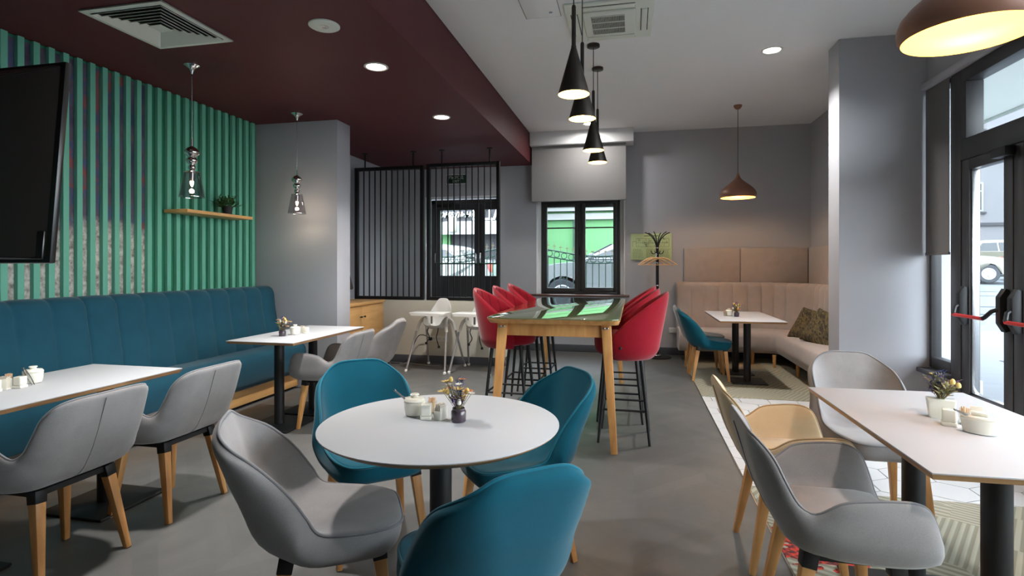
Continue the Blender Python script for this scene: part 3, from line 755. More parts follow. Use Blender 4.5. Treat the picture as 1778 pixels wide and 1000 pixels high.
bm = B(); P_ = [(-0.02, 0, 0.0), (-0.08, -0.05, 0.05), (-0.17, -0.06, 0.04), (-0.25, -0.05, -0.1), (-0.3, -0.06, -0.25), (-0.38, -0.08, -0.325), (-0.5, -0.12, -0.332), (-0.6, -0.1, -0.332)]
P2 = [catmull(P_, k / 40) for k in range(41)]; tube(bm, P2, 0.006, 6); obj('cord', bm, M['black'], rt)
bm = B(); box(bm, -0.03, 0.01, -0.045, -0.0, -0.02, 0.02, 0.006); obj('plug', bm, M['black'], rt)
o = obj('power_cable', tube(B(), [catmull([(-2.42, 7.0, 0.006), (-2.7, 6.95, 0.006), (-2.95, 7.05, 0.006), (-3.3, 7.02, 0.006)], k / 24) for k in range(25)], 0.006, 6), M['greypipe']); tag(o, 'pale grey cable lying on the floor by the left high chair', 'cable')

# hanging black slatted screens
def screen(x0, x1, y, z0, z1, rods, label, n):
    rt = thing('hanging_screen', label, 'screen', ((x0 + x1) / 2, y, z0), 0, 'hanging black bar screens'); hw = (x1 - x0) / 2; h = z1 - z0
    bm = B(); frame_rect(bm, -hw, hw, 0, h, -0.03, 0.03, 0.045, 0.003); obj('frame', bm, M['black'], rt)
    for k in range(n):
        x = -hw + 0.045 + (2 * hw - 0.09) * (k + 1) / (n + 1)
        bm = B(); box(bm, x - 0.0055, x + 0.0055, -0.012, 0.012, 0.04, h - 0.04, 0.001, 1); obj('bar', bm, M['black'], rt)
    for r_ in rods:
        x = r_ - (x0 + x1) / 2
        bm = B(); tube(bm, [(x, 0, h - 0.01), (x, 0, HM - z0 - 0.005)], 0.011, 8); lathe(bm, [(0, HM - z0), (0.04, HM - z0), (0.04, HM - z0 - 0.012), (0, HM - z0 - 0.012)], 16, (x, 0, 0)); obj('hanging_rod', bm, M['black'], rt)
screen(-3.88, -2.845, 7.21, 0.865, 2.73, (-3.73, -3.0), 'left hanging screen of black vertical bars above the half wall', 10)
screen(-2.795, -1.755, 7.21, 0.865, 2.745, (-2.58, -1.9), 'right hanging screen of black vertical bars, in front of the entrance door', 10)

# cabinet behind the left pillar
rt = thing('cabinet', 'light wood two-door cabinet between the left pillar and half wall', 'cabinet', (-3.64, 6.37, 0))
bm = B(); box(bm, -0.32, 0.29, -0.63, 0.60, 0.02, 0.845, 0.002); obj('carcass', bm, M['ply'], rt)
bm = B(); box(bm, -0.33, 0.325, -0.64, 0.62, 0.845, 0.88, 0.004); obj('worktop', bm, M['ply'], rt)
for y0, y1, hy in ((-0.625, -0.02, -0.06), (-0.014, 0.595, 0.03)):
    bm = B(); box(bm, 0.29, 0.308, y0, y1, 0.06, 0.835, 0.002); d_ = obj('door', bm, M['ply'], rt)
    bm = B(); lathe(bm, [(0, 0), (0.006, 0), (0.006, 0.015), (0.013, 0.02), (0.011, 0.03), (0, 0.032)], 12); bmesh.ops.rotate(bm, matrix=Matrix.Rotation(R(90), 3, 'Y'), verts=bm.verts); bmesh.ops.translate(bm, vec=(0.308, hy, 0.70), verts=bm.verts); obj('knob', bm, M['black'], d_)
rt = thing('cash_terminal', 'grey tilted screen terminal standing on the wooden cabinet', 'terminal', (-3.56, 6.05, 0.88))
bm = B(); box(bm, -0.12, 0.12, -0.1, 0.1, 0, 0.02, 0.005); obj('foot', bm, M['black'], rt)
bm = B(); bar(bm, (0, 0, 0.01), (0, 0.02, 0.2), 0.05, 0.03); obj('neck', bm, M['black'], rt)
bm = B(); box(bm, -0.19, 0.19, -0.02, 0.02, -0.14, 0.14, 0.008); obj('display', bm, M['tvback'], rt, loc=(0.05, 0.0, 0.30), rot=(R(-25), 0, R(60)))

# ------------------------------------------------------------------ teal banquette along the slatted wall
y0, y1 = -1.0, 5.425
npth = int((y1 - y0) / 0.0122)
path = [((XL + 0.006, y1 - (y1 - y0) * k / npth), (1.0, 0.0)) for k in range(npth + 1)]
prof = [(0.0, 0.42), (0.30, 0.42), (0.315, 0.50), (0.31, 0.55), (0.30, 0.60), (0.285, 0.66), (0.265, 0.72), (0.245, 0.78), (0.232, 0.84), (0.225, 0.90), (0.222, 0.96), (0.22, 1.02), (0.213, 1.06), (0.195, 1.092), (0.165, 1.112), (0.13, 1.12), (0.08, 1.118), (0.04, 1.11), (0.01, 1.09), (0.0, 1.05)]
SPC = 0.243
def chan(s, i, d, z):
    if z < 0.45 or d < 0.05: return (0, 0, 0)
    s2 = s + 0.05
    f = (s2 / SPC) % 1.0; b_ = abs(math.sin(PI * f)) ** 0.30
    kink = 0.035 * max(0.0, min(1.0, (0.80 - z) / 0.2)) if z < 0.80 else 0.02 * min(1, (z - 0.80) / 0.3)
    return ((b_ - 1) * 0.026 if d > 0.12 else 0, (b_ - 1) * 0.014 if z > 1.05 else 0, kink)
rt = thing('banquette', 'long teal upholstered banquette with channelled back along the green wall', 'banquette', (0, 0, 0))
rt.location = (XL, 2.2, 0)
def shift(bm, v): bmesh.ops.translate(bm, vec=v, verts=bm.verts); return bm
off = (-XL, -2.2, 0)
obj('backrest', shift(sweep(path, prof, chan), off), M['tealsofa'], rt, ang=60)
bm = B()
kk = 1
while kk * SPC - 0.05 < (y1 - y0):
    s0 = kk * SPC - 0.05; pts = []
    for (d, z) in prof[2:17]:
        dd, dz, ds = chan(s0, 0, d, z); pts.append((0.006 + d + dd + 0.001, y1 - s0 - ds - 2.2, z + dz))
    tube(bm, pts, 0.0028, 5); kk += 1
obj('seam_piping', bm, M['tealpipe'], rt, ang=80)
prof2 = [(0.10, 0.18), (0.50, 0.17), (0.545, 0.18), (0.575, 0.21), (0.59, 0.26), (0.60, 0.33), (0.602, 0.40), (0.597, 0.445), (0.58, 0.475), (0.55, 0.495), (0.50, 0.503), (0.40, 0.503), (0.30, 0.497), (0.10, 0.49)]
obj('seat_cushion', shift(sweep([path[0], path[-1]], prof2), off), M['tealsofa'], rt, ang=60)
bm = B(); box(bm, 0.06, 0.52, y0 - 2.2 + 0.02, y1 - 2.2 - 0.02, 0.03, 0.172, 0.003); obj('plinth', bm, M['ply'], rt)
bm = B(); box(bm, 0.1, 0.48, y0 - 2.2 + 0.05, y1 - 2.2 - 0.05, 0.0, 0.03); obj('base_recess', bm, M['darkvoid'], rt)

# ------------------------------------------------------------------ beige corner banquette
Rr = 0.70
wpath = []
xs0, ys1 = 0.62, 5.95
cx, cy = XR - 0.012 - Rr, YB - 0.016 - Rr
n1 = 150
for k in range(n1 + 1): wpath.append(((xs0 + (cx - xs0) * k / n1, YB - 0.016), (0.0, -1.0)))
for k in range(1, 91):
    a = R(90 - 90 * k / 90); wpath.append(((cx + Rr * math.cos(a), cy + Rr * math.sin(a)), (-math.cos(a), -math.sin(a))))
n2 = 150
for k in range(1, n2 + 1): wpath.append(((XR - 0.012, cy + (ys1 - cy) * k / n2), (-1.0, 0.0)))
rt = thing('banquette', 'pinkish beige curved corner banquette with tufted back on wooden feet', 'banquette', (1.6, 7.6, 0))
off = (-1.6, -7.6, 0)
profb = [(0.0, 0.44), (0.20, 0.44), (0.20, 0.52), (0.185, 0.60), (0.17, 0.68), (0.155, 0.76), (0.145, 0.84), (0.14, 0.92), (0.138, 0.99), (0.132, 1.04), (0.115, 1.075), (0.085, 1.095), (0.05, 1.10), (0.02, 1.095), (0.0, 1.06)]
def chan2(s, i, d, z):
    if z < 0.45 or d < 0.04: return (0, 0, 0)
    f = ((s) / 0.196) % 1.0; b_ = abs(math.sin(PI * f)) ** 0.3
    t_ = math.exp(-((z - 0.70) / 0.05) ** 2) * (1 - b_) * 0.02
    return (((b_ - 1) * 0.020 - t_) if d > 0.08 else 0, (b_ - 1) * 0.009 if z > 1.03 else 0, 0)
obj('backrest', shift(sweep(wpath, profb, chan2), off), M['banq'], rt, ang=60)
profs = [(0.12, 0.16), (0.52, 0.15), (0.57, 0.165), (0.60, 0.20), (0.61, 0.28), (0.612, 0.36), (0.60, 0.41), (0.57, 0.435), (0.52, 0.45), (0.40, 0.455), (0.25, 0.452), (0.12, 0.45)]
cuts = (0, 122, 186, 262, len(wpath) - 1)
for a, b_ in zip(cuts[:-1], cuts[1:]):
    seg_ = wpath[a:b_ + 1]
    def gapd(s, i, d, z, L=[0]): return (0, 0, 0)
    o = obj('seat', shift(sweep(seg_, profs), off), M['banq'], rt, ang=50)
for px_, py_ in ((0.72, 8.05), (1.58, 8.02), (1.80, 7.78), (1.93, 7.2), (1.93, 6.75), (1.93, 6.1)):
    bm = B(); tube(bm, [(px_ - 1.6, py_ - 7.6, 0.17), (px_ - 1.6, py_ - 7.6, 0.0045)], [0.026, 0.016], 12); obj('foot', bm, M['wood'], rt)
grp = 'upholstered wall panels above the corner banquette'
for (a, b_, lab) in ((0.735, 1.515, 'left pinkish beige upholstered panel above the corner banquette'), (1.525, 2.425, 'middle pinkish beige upholstered wall panel, left of the room corner')):
    bm = B(); box(bm, a, b_, YB - 0.045, YB - 0.002, 1.06, 1.60, 0.010, 3); o = obj('wall_panel', bm, M['banqpanel']); tag(o, lab, 'wall panel', grp)
bm = B(); box(bm, XR - 0.045, XR - 0.002, 5.95, 8.545, 1.06, 1.60, 0.010, 3); o = obj('wall_panel', bm, M['banqpanel']); tag(o, 'pinkish beige upholstered panel on the side wall above the cushions', 'wall panel', grp)

# cushions
def cushion(label, loc, rot):
    rt = thing('scatter_cushion', label, 'cushion', loc, 0, 'patterned scatter cushions')
    bm = B(); n = 18; T = {}; Bt = {}
    for i in range(n + 1):
        for j in range(n + 1):
            u = math.sin(PI / 2 * (-1 + 2 * i / n)); v = math.sin(PI / 2 * (-1 + 2 * j / n))
            k = (1 - u ** 4) * (1 - v ** 4); pin = 1 - 0.10 * (1 - u * u) * (v * v) - 0.0
            x = u * 0.22 * (1 - 0.09 * (1 - v * v) * abs(u) ** 4 * 1.0); z = v * 0.22 * (1 - 0.09 * (1 - u * u) * abs(v) ** 4)
            h = 0.075 * max(k, 0) ** 0.45
            if i in (0, n) or j in (0, n): T[i, j] = Bt[i, j] = bm.verts.new((x, z, 0))
            else: T[i, j] = bm.verts.new((x, z, h)); Bt[i, j] = bm.verts.new((x, z, -h))
    for i in range(n):
        for j in range(n):
            bm.faces.new((T[i, j], T[i + 1, j], T[i + 1, j + 1], T[i, j + 1])); bm.faces.new((Bt[i, j], Bt[i, j + 1], Bt[i + 1, j + 1], Bt[i + 1, j]))
    obj('cover', bm, M['cushion'], rt, ang=80)
    rt.rotation_euler = rot
    return rt
cushion('dark patterned cushion leaning on the banquette, the left of two', (2.13, 7.42, 0.60), (R(58), R(8), R(-55)))
cushion('dark patterned cushion on the banquette, partly hidden by the right pillar', (2.14, 6.96, 0.61), (R(60), R(12), R(-62)))

# ------------------------------------------------------------------ tables
def tabletop(pts, label, name='cafe_table', bases=(), z=0.75, th=0.024, plate=0.42, col=0.04, group=None):
    cx = sum(p[0] for p in pts) / len(pts); cy = sum(p[1] for p in pts) / len(pts)
    rt = thing(name, label, 'table', (cx, cy, 0), 0, group)
    q = [(p[0] - cx, p[1] - cy) for p in pts]
    bm = B(); prism(bm, q, z - 0.005, z, 0.001); obj('laminate_top', bm, M['topwhite'], rt)
    bm = B(); prism(bm, q, z - th, z - 0.005, 0, inset_bottom=0.016); obj('tabletop_edge', bm, M['woodedge'], rt)
    for bx, by in bases: pedestal(rt, bx - cx, by - cy, z - th, plate, col)
    return rt
def pedestal(rt, x, y, zt, plate, col, square=True):
    h = plate / 2
    bm = B(); prism(bm, [(x - h, y - h), (x + h, y - h), (x + h, y + h), (x - h, y + h)], 0.004, 0.016, 0.003); prism(bm, [(x - h + .004, y - h + .004), (x + h - .004, y - h + .004), (x + h - .004, y + h - .004), (x - h + .004, y + h - .004)], 0, 0.006); obj('base_plate', bm, M['black'], rt)
    bm = B(); lathe(bm, [(0, 0.012), (col, 0.012), (col, zt - 0.006), (0, zt - 0.006)], 28, (x, y, 0)); obj('column', bm, M['black'], rt)
    bm = B(); box(bm, x - 0.15, x + 0.15, y - 0.03, y + 0.03, zt - 0.008, zt, 0.001); box(bm, x - 0.03, x + 0.03, y - 0.15, y + 0.15, zt - 0.008, zt, 0.001); obj('mounting_cross', bm, M['black'], rt)

tabletop([(-3.20, 1.35), (-2.565, 1.35), (-2.565, 2.72), (-3.20, 2.72)], 'white rectangular table on two black pedestals at the left, nearest the television', bases=((-2.93, 1.72), (-2.93, 2.56)))
tabletop([(-3.15, 3.77), (-2.555, 3.77), (-2.555, 4.92), (-3.15, 4.92)], 'white rectangular table in front of the left pillar, second along the teal banquette', bases=((-2.92, 4.12), (-2.92, 4.62)))
tabletop([(0.842, 1.815), (1.512, 1.83), (1.512, 2.985), (0.838, 2.96)], 'white rectangular table by the street door at the right', bases=((1.094, 2.50), (1.115, 2.02)))
tabletop([(0.905, 6.26), (1.58, 6.26), (1.58, 7.58), (0.905, 7.58)], 'white table on two black pedestals at the beige corner banquette', bases=((1.281, 6.80), (1.245, 7.34)), plate=0.38)
# round table
rt = thing('round_table', 'round white table with wooden edge in the middle foreground', 'table', (-0.72, 2.0, 0))
bm = B(); lathe(bm, [(0, 0.745), (0.450, 0.745), (0.4515, 0.7465), (0.4515, 0.749), (0.450, 0.75), (0, 0.75)], 96); obj('laminate_top', bm, M['topwhite'], rt)
bm = B(); lathe(bm, [(0, 0.722), (0.415, 0.722), (0.449, 0.742), (0.450, 0.745), (0, 0.745)], 96); obj('tabletop_edge', bm, M['woodedge'], rt)
pedestal(rt, 0.0, 0.0, 0.722, 0.42, 0.042)

# bar table
rt = thing('bar_table', 'tall wooden bar table with green glass top between red stools', 'table', (-0.58, 5.20, 0))
hx, hy, zt = 0.49, 1.28, 0.965
bm = B()
def rrect(hx, hy, r, n=6):
    out = []
    for sx_, sy_, a0 in ((1, -1, -90), (1, 1, 0), (-1, 1, 90), (-1, -1, 180)):
        for k in range(n + 1):
            a = R(a0 + 90 * k / n); out.append((sx_ * (hx - r) + r * math.cos(a), sy_ * (hy - r) + r * math.sin(a)))
    return out
prism(bm, rrect(hx, hy, 0.07), zt - 0.045, zt - 0.010, 0.004, inset_bottom=0.04); obj('tabletop', bm, M['wood'], rt)
bm = B(); prism(bm, rrect(hx - 0.004, hy - 0.004, 0.07), zt - 0.009, zt, 0.0015); obj('glass_top', bm, M['greenglass'], rt)
bm = B()
for s in (-1, 1):
    box(bm, -hx + 0.13, hx - 0.13, s * (hy - 0.15) - 0.014, s * (hy - 0.15) + 0.014, zt - 0.145, zt - 0.046, 0.003)
    box(bm, s * (hx - 0.10) - 0.014, s * (hx - 0.10) + 0.014, -hy + 0.17, hy - 0.17, zt - 0.145, zt - 0.046, 0.003)
obj('apron', bm, M['wood'], rt)
for sx_ in (-1, 1):
    for sy_ in (-1, 1):
        bm = B(); bar(bm, (sx_ * (hx - 0.105), sy_ * (hy - 0.14), zt - 0.046), (sx_ * (hx - 0.045), sy_ * (hy - 0.075), 0.0), 0.072, 0.05, 0.046, 0.034, up=(0, 1, 0), bev=0.005); lg = obj('leg', bm, M['wood'], rt)
        if sy_ == -1:
            bm = B()
            for q in (-0.013, 0.013):
                lathe(bm, [(0, -0.001), (0.009, -0.001), (0.009, 0.003), (0.006, 0.005), (0, 0.004)], 12, (q, 0, 0))
            bmesh.ops.rotate(bm, matrix=Matrix.Rotation(R(90), 3, 'X'), verts=bm.verts); bmesh.ops.translate(bm, vec=(sx_ * (hx - 0.105), sy_ * (hy - 0.14) - 0.030, zt - 0.075), verts=bm.verts); obj('bolt_cap', bm, M['steel'], lg)

# ------------------------------------------------------------------ chairs
def chair_legs(rt, zt=0.40, sx0=0.155, sy0=0.145, sx1=0.20, sy1=0.20, fy=0.02):
    for sx_ in (-1, 1):
        for sy_ in (-1, 1):
            top = Vector((sx_ * sx0, sy_ * sy0 + fy, zt)); bot = Vector((sx_ * sx1, sy_ * sy1 + fy - 0.015, 0))
            m_ = top.lerp(bot, 0.11)
            bm = B(); bar(bm, m_, bot, 0.044, 0.044, 0.026, 0.026, up=(0, 1, 0), bev=0.004); lg = obj('leg', bm, M['wood'], rt)
            bm = B(); bar(bm, top, top.lerp(bot, 0.125), 0.05, 0.05, 0.048, 0.048, up=(0, 1, 0), bev=0.003); obj('leg_socket', bm, M['black'], lg)
    bm = B()
    for s in (-1, 1):
        bar(bm, (s * sx0, -sy0 + fy, zt - 0.012), (s * sx0, sy0 + fy, zt - 0.012), 0.03, 0.024, up=(0, 0, 1)); bar(bm, (-sx0, s * sy0 + fy, zt - 0.012), (sx0, s * sy0 + fy, zt - 0.012), 0.03, 0.024, up=(0, 0, 1))
    obj('seat_frame', bm, M['black'], rt)

def arm_chair(fab, pipe, name='tub_chair', cat='chair', label='x'):
    rt = thing(name, label, cat)
    keys = [(0.205, 0.465, 0.235, 0.160, 0.635, 0.05), (0.11, 0.460, 0.246, 0.095, 0.640, 0.05), (0.01, 0.456, 0.250, 0.010, 0.636, 0.05), (-0.09, 0.454, 0.250, -0.078, 0.620, 0.06), (-0.18, 0.468, 0.246, -0.150, 0.572, 0.08),
            (-0.228, 0.535, 0.240, -0.190, 0.590, 0.10), (-0.262, 0.62, 0.234, -0.226, 0.655, 0.10), (-0.290, 0.71, 0.228, -0.260, 0.735, 0.10), (-0.318, 0.800, 0.218, -0.296, 0.805, 0.10)]
    S = bucket(keys, 0.16)
    def th(x, t): return 0.036 + 0.034 * max(0.0, 1 - t / 0.6) * max(0.0, 1 - abs(x) ** 2)
    bm, rim = shell(S, th, 40, 52, 14.0, 9.0, rho=0.4)
    obj('shell', bm, fab, rt, ang=75)
    bm = B(); tube(bm, rim, 0.0045, 6, closed=True); obj('piping', bm, pipe, rt, ang=80)
    bm = B(); pts = []
    for k in range(30):
        t = 0.42 + 0.55 * k / 29; e = 1e-3; x = 0.10
        p = Vector(S(x, t)); nn = (Vector(S(x + e, t)) - Vector(S(x - e, t))).cross(Vector(S(x, t + e)) - Vector(S(x, t - e))).normalized(); pts.append(p - nn * (th(x, t) + 0.0002))
    tube(bm, pts, 0.0022, 5); obj('seam', bm, pipe, rt, ang=80)
    # padded seat cushion inside
    bm = B(); prism(bm, [(-0.19, 0.175), (-0.215, 0.12), (-0.215, -0.1), (-0.18, -0.155), (0.18, -0.155), (0.215, -0.1), (0.215, 0.12), (0.19, 0.175)], 0.45, 0.486, 0.012); obj('seat_pad', bm, fab, rt, ang=60)
    chair_legs(rt, 0.405, sy0=0.125, sy1=0.185, fy=-0.015)
    return rt

def round_chair(fab, pipe, name='shell_chair', cat='chair', label='x'):
    rt = thing(name, label, cat)
    keys = [(0.255, 0.460, 0.205, 0.255, 0.466, 0.34), (0.16, 0.462, 0.214, 0.165, 0.472, 0.34), (0.04, 0.460, 0.220, 0.055, 0.480, 0.32), (-0.07, 0.456, 0.222, -0.022, 0.495, 0.26), (-0.165, 0.470, 0.224, -0.062, 0.545, 0.20),
            (-0.225, 0.540, 0.226, -0.108, 0.612, 0.18), (-0.265, 0.625, 0.226, -0.165, 0.688, 0.16), (-0.298, 0.725, 0.222, -0.228, 0.766, 0.14), (-0.335, 0.832, 0.206, -0.318, 0.834, 0.12)]
    S = bucket(keys, 0.12)
    def th(x, t):
        q = max(0.0, min(1.0, (0.72 - t) / 0.40)); q = q * q * (3 - 2 * q)
        return 0.040 + 0.068 * q
    bm, rim = shell(S, th, 38, 52, 4.6, 3.8, rho=0.10, kp=14)
    obj('shell', bm, fab, rt, ang=75)
    bm = B(); tube(bm, rim, 0.0055, 6, closed=True); obj('piping', bm, pipe, rt, ang=80)
    chair_legs(rt, 0.398)
    return rt

grey_arm = Placer(arm_chair(M['grey'], M['greypipe']))
beige_arm = Placer(arm_chair(M['beige'], M['beigepipe']))
grey_round = Placer(round_chair(M['grey'], M['greypipe']))
teal_round = Placer(round_chair(M['teal'], M['tealpipe']))
# a chair faces local +Y; rz = heading - 90
def hd(deg): return R(deg - 90)
grey_arm.put(-2.58, 1.98, hd(180), 'grey tub armchair with wooden legs at the left, nearest the camera at the banquette table', group='grey tub armchairs')
grey_arm.put(-2.58, 2.62, hd(180), 'grey tub armchair at the far end of the left banquette table', group='grey tub armchairs')
grey_arm.put(-2.54, 4.25, hd(180), 'grey tub armchair at the table before the left pillar', group='grey tub armchairs')
grey_arm.put(0.71, 2.15, hd(0), 'grey tub armchair in the right foreground at the window table', group='grey tub armchairs')
grey_arm.put(1.93, 2.72, hd(180), 'grey tub armchair at the right edge, far side of the window table', group='grey tub armchairs')
beige_arm.put(0.72, 2.77, hd(0), 'beige tub armchair at the window table, beside the grey one')
grey_round.put(-1.075, 1.80, hd(30), 'grey rounded shell chair in the left foreground at the round table', group='grey rounded shell chairs')
grey_round.put(-2.54, 4.95, hd(182), 'grey rounded shell chair behind the grey armchair by the left pillar', group='grey rounded shell chairs')
grey_round.put(1.25, 3.32, hd(-88), 'grey rounded shell chair at the head of the window table before the right pillar', group='grey rounded shell chairs')
grey_round.put(0.86, 7.42, hd(0), 'grey rounded shell chair half hidden behind the far teal chair', group='grey rounded shell chairs')
teal_round.put(-1.25, 2.50, hd(-50), 'teal velvet chair on the far left side of the round table', group='teal velvet chairs')
teal_round.put(-0.54, 2.55, hd(-142), 'teal velvet chair behind the round table on its right', group='teal velvet chairs')
teal_round.put(-0.47, 1.63, hd(131), 'teal velvet chair in the front right of the round table, back to camera', group='teal velvet chairs')
teal_round.put(0.87, 6.93, hd(0), 'teal velvet chair at the far corner banquette table', group='teal velvet chairs')

# ------------------------------------------------------------------ red bar stools
def stool():
    rt = thing('bar_stool', 'x', 'bar stool')
    z0 = 0.655
    bm = B(); n = 40
    prof = [(0, z0), (0.17, z0), (0.195, z0 + 0.012), (0.21, z0 + 0.04), (0.215, z0 + 0.09), (0.213, z0 + 0.13), (0.20, z0 + 0.155), (0.17, z0 + 0.168), (0.10, z0 + 0.173), (0, z0 + 0.175)]
    lathe(bm, prof, n, (0, 0.015, 0), 1.0, 1.02); obj('seat', bm, M['red'], rt, ang=70)
    A0 = R(112)
    def S(x, t):
        th_ = x * A0; c_ = math.cos(th_ * 0.5 * PI / A0) if abs(x) <= 1 else 0
        zt_ = 0.80 + 0.345 * max(0.0, c_) ** 0.85
        z = z0 - 0.01 + (zt_ - z0 + 0.01) * t
        f = (z - z0) / 0.5
        r = 0.222 + 0.02 * math.sin(min(f, 1) * PI * 0.9) - 0.035 * max(0, 0.1 - f) / 0.1 * 0.6
        y = -r * math.cos(th_) - 0.075 * f * f - 0.01 * f
        xx = r * math.sin(th_) * (1 + 0.03 * math.sin(PI * min(1, f))) * (1 - 0.12 * f * f)
        return (-xx, y, z)
    def th(x, t):
        ch = abs(math.sin(x * 7 * PI / 1.0 * 0.5 * 2)) ** 0.4
        return 0.036
    # inner quilting: modulate the surface slightly
    def S2(x, t):
        p = S(x, t); f = max(0.0, (t - 0.30)) / 0.7
        q = (abs(math.sin(x * 4.5 * PI)) ** 0.4 - 1) * 0.009 * min(1, f * 4) * (1 if abs(x) < 0.9 else 0)
        th_ = x * A0
        return (p[0] + (-math.sin(th_)) * -q * -1 * -1, p[1] - (-math.cos(th_)) * q * -1 * -1, p[2])
    bm, rim = shell(S, th, 60, 26, 40, 40)
    # quilt only the inner face
    for v in bm.verts:
        ang = math.atan2(-v.co.x, -v.co.y + 0.0); rr = math.hypot(v.co.x, v.co.y)
    bk = obj('backrest', bm, M['red'], rt, ang=75)
    bm = B(); tube(bm, rim, 0.0045, 6, closed=True); obj('piping', bm, M['red'], bk, ang=80)
    bm = B()
    for q in range(-4, 5):
        x = q / 5.6; pts = []
        for k in range(16):
            t = 0.42 + 0.54 * k / 15; e = 1e-3
            p = Vector(S(x, t)); nn = (Vector(S(x + e, t)) - Vector(S(x - e, t))).cross(Vector(S(x, t + e)) - Vector(S(x, t - e))).normalized(); pts.append(p + nn * 0.0006)
        tube(bm, pts, 0.0028, 5)
    obj('quilting_seam', bm, M['redseam'], bk, ang=80)
    for sx_ in (-1, 1):
        for sy_ in (-1, 1):
            bm = B(); tube(bm, [(sx_ * 0.135, sy_ * 0.125, z0 + 0.01), (sx_ * 0.19, sy_ * 0.19, 0.0)], [0.017, 0.010], 12); obj('leg', bm, M['black'], rt)
    bm = B(); zf = 0.25; f = 1 - zf / z0; a = 0.135 + (0.055) * f; b_ = 0.125 + 0.065 * f
    cs = [(-a, -b_), (a, -b_), (a, b_), (-a, b_)]
    for k in range(4): tube(bm, [(*cs[k], zf), (*cs[(k + 1) % 4], zf)], 0.0085, 8)
    obj('footrest', bm, M['black'], rt)
    bm = B(); box(bm, -0.15, 0.15, -0.14, 0.14, z0 - 0.012, z0 + 0.003, 0.003); obj('seat_frame', bm, M['black'], rt)
    for s in (-1, 1):
        p = S(s * 0.86, 0.35)
        bm = B(); lathe(bm, [(0, 0), (0.011, 0), (0.011, 0.004), (0.006, 0.007), (0, 0.007)], 12); bmesh.ops.rotate(bm, matrix=Matrix.Rotation(R(90 * -s), 3, 'Y'), verts=bm.verts)
        bmesh.ops.translate(bm, vec=(p[0] * 1.15, p[1], p[2]), verts=bm.verts); obj('badge', bm, M['black'], bk)
    return rt
M['redseam'] = fabric('red_seam', lin(104, 8, 22), 0.05, 0.2)
st = Placer(stool())
for x, y, h_, lab in ((-0.07, 4.42, 180, 'red velvet bar stool on the right of the bar table, nearest the camera'), (-0.11, 4.98, 180, 'red velvet bar stool on the right of the bar table, middle of the row'), (-0.12, 5.58, 180, 'red velvet bar stool on the right of the bar table, nearest the window'),
                      (-1.07, 4.78, 0, 'red velvet bar stool on the left of the bar table, nearest the camera'), (-1.04, 5.36, 0, 'red velvet bar stool on the left of the bar table, middle of the row'), (-1.02, 5.95, 0, 'red velvet bar stool on the left of the bar table, farthest from the camera')):
    st.put(x, y, hd(h_ + rnd.uniform(-2, 2)), lab, group='red velvet bar stools')

# ------------------------------------------------------------------ high chairs
def high_chair():
    rt = thing('high_chair', 'x', 'high chair')
    keys = [(0.13, 0.58, 0.12, 0.13, 0.70, 0.06), (0.06, 0.545, 0.135, 0.07, 0.70, 0.07), (-0.03, 0.53, 0.14, 0.0, 0.70, 0.07), (-0.11, 0.545, 0.14, -0.07, 0.70, 0.08), (-0.155, 0.62, 0.14, -0.11, 0.72, 0.08), (-0.175, 0.72, 0.138, -0.14, 0.76, 0.10), (-0.19, 0.81, 0.138, -0.17, 0.82, 0.12), (-0.205, 0.91, 0.130, -0.195, 0.91, 0.12)]
    bm, rim = shell(bucket(keys, 0.05), lambda x, t: 0.012, 24, 34, 3.5, 3.0); obj('seat_shell', bm, M['whiteplastic'], rt, ang=70)
    bm = B(); prism(bm, rrect(0.25, 0.15, 0.06), 0.0, 0.035, 0.006); bmesh.ops.translate(bm, vec=(0, 0.16, 0.715), verts=bm.verts); tr = obj('tray', bm, M['whiteplastic'], rt)
    bm = B(); box(bm, -0.012, 0.012, 0.12, 0.13, 0.60, 0.715); obj('crotch_post', bm, M['silver'], rt)
    for sx_ in (-1, 1):
        bm = B(); pts = [catmull([(sx_ * 0.21, -0.13, 0.50), (sx_ * 0.185, -0.09, 0.61), (sx_ * 0.16, 0.0, 0.66), (sx_ * 0.185, 0.09, 0.61), (sx_ * 0.21, 0.13, 0.50)], k / 16) for k in range(17)]
        tube(bm, pts, 0.021, 10); tube(bm, [(sx_ * 0.16, 0.0, 0.66), (sx_ * 0.13, 0.0, 0.66)], 0.02, 8); obj('leg_joint', bm, M['whiteplastic'], rt)
        for sy_ in (-1, 1):
            p = Vector((sx_ * 0.21, sy_ * 0.13, 0.52)); q = Vector((sx_ * 0.27, sy_ * 0.30, 0.0))
            bm = B(); tube(bm, [p, q + Vector((0, 0, 0.01))], [0.014, 0.013], 10); lg = obj('leg', bm, M['silver'], rt)
            bm = B(); lathe(bm, [(0, 0), (0.016, 0), (0.021, 0.012), (0.019, 0.028), (0.012, 0.036), (0, 0.038)], 14, q); obj('leg_tip', bm, M['whiteplastic'], lg)
    for s, l in ((-1, 0.24), (1, 0.20)):
        bm = B(); pts = [catmull([(s * 0.06, 0.06, 0.57), (s * 0.075, 0.10, 0.50), (s * 0.05, 0.09, 0.42), (s * 0.09, 0.10, 0.55 - l)], k / 12) for k in range(13)]; tube(bm, pts, 0.006, 6); box(bm, s * 0.09 - 0.014, s * 0.09 + 0.014, 0.092, 0.108, 0.53 - l, 0.56 - l, 0.003); obj('strap', bm, M['strap'], rt)
    return rt
hc = Placer(high_chair())
hc.put(-2.50, 6.77, hd(-97), 'white high chair with silver legs, the left of two by the half wall', group='high chairs by the half wall')
hc.put(-1.93, 6.77, hd(-97), 'white high chair half hidden behind the red bar stool', group='high chairs by the half wall')

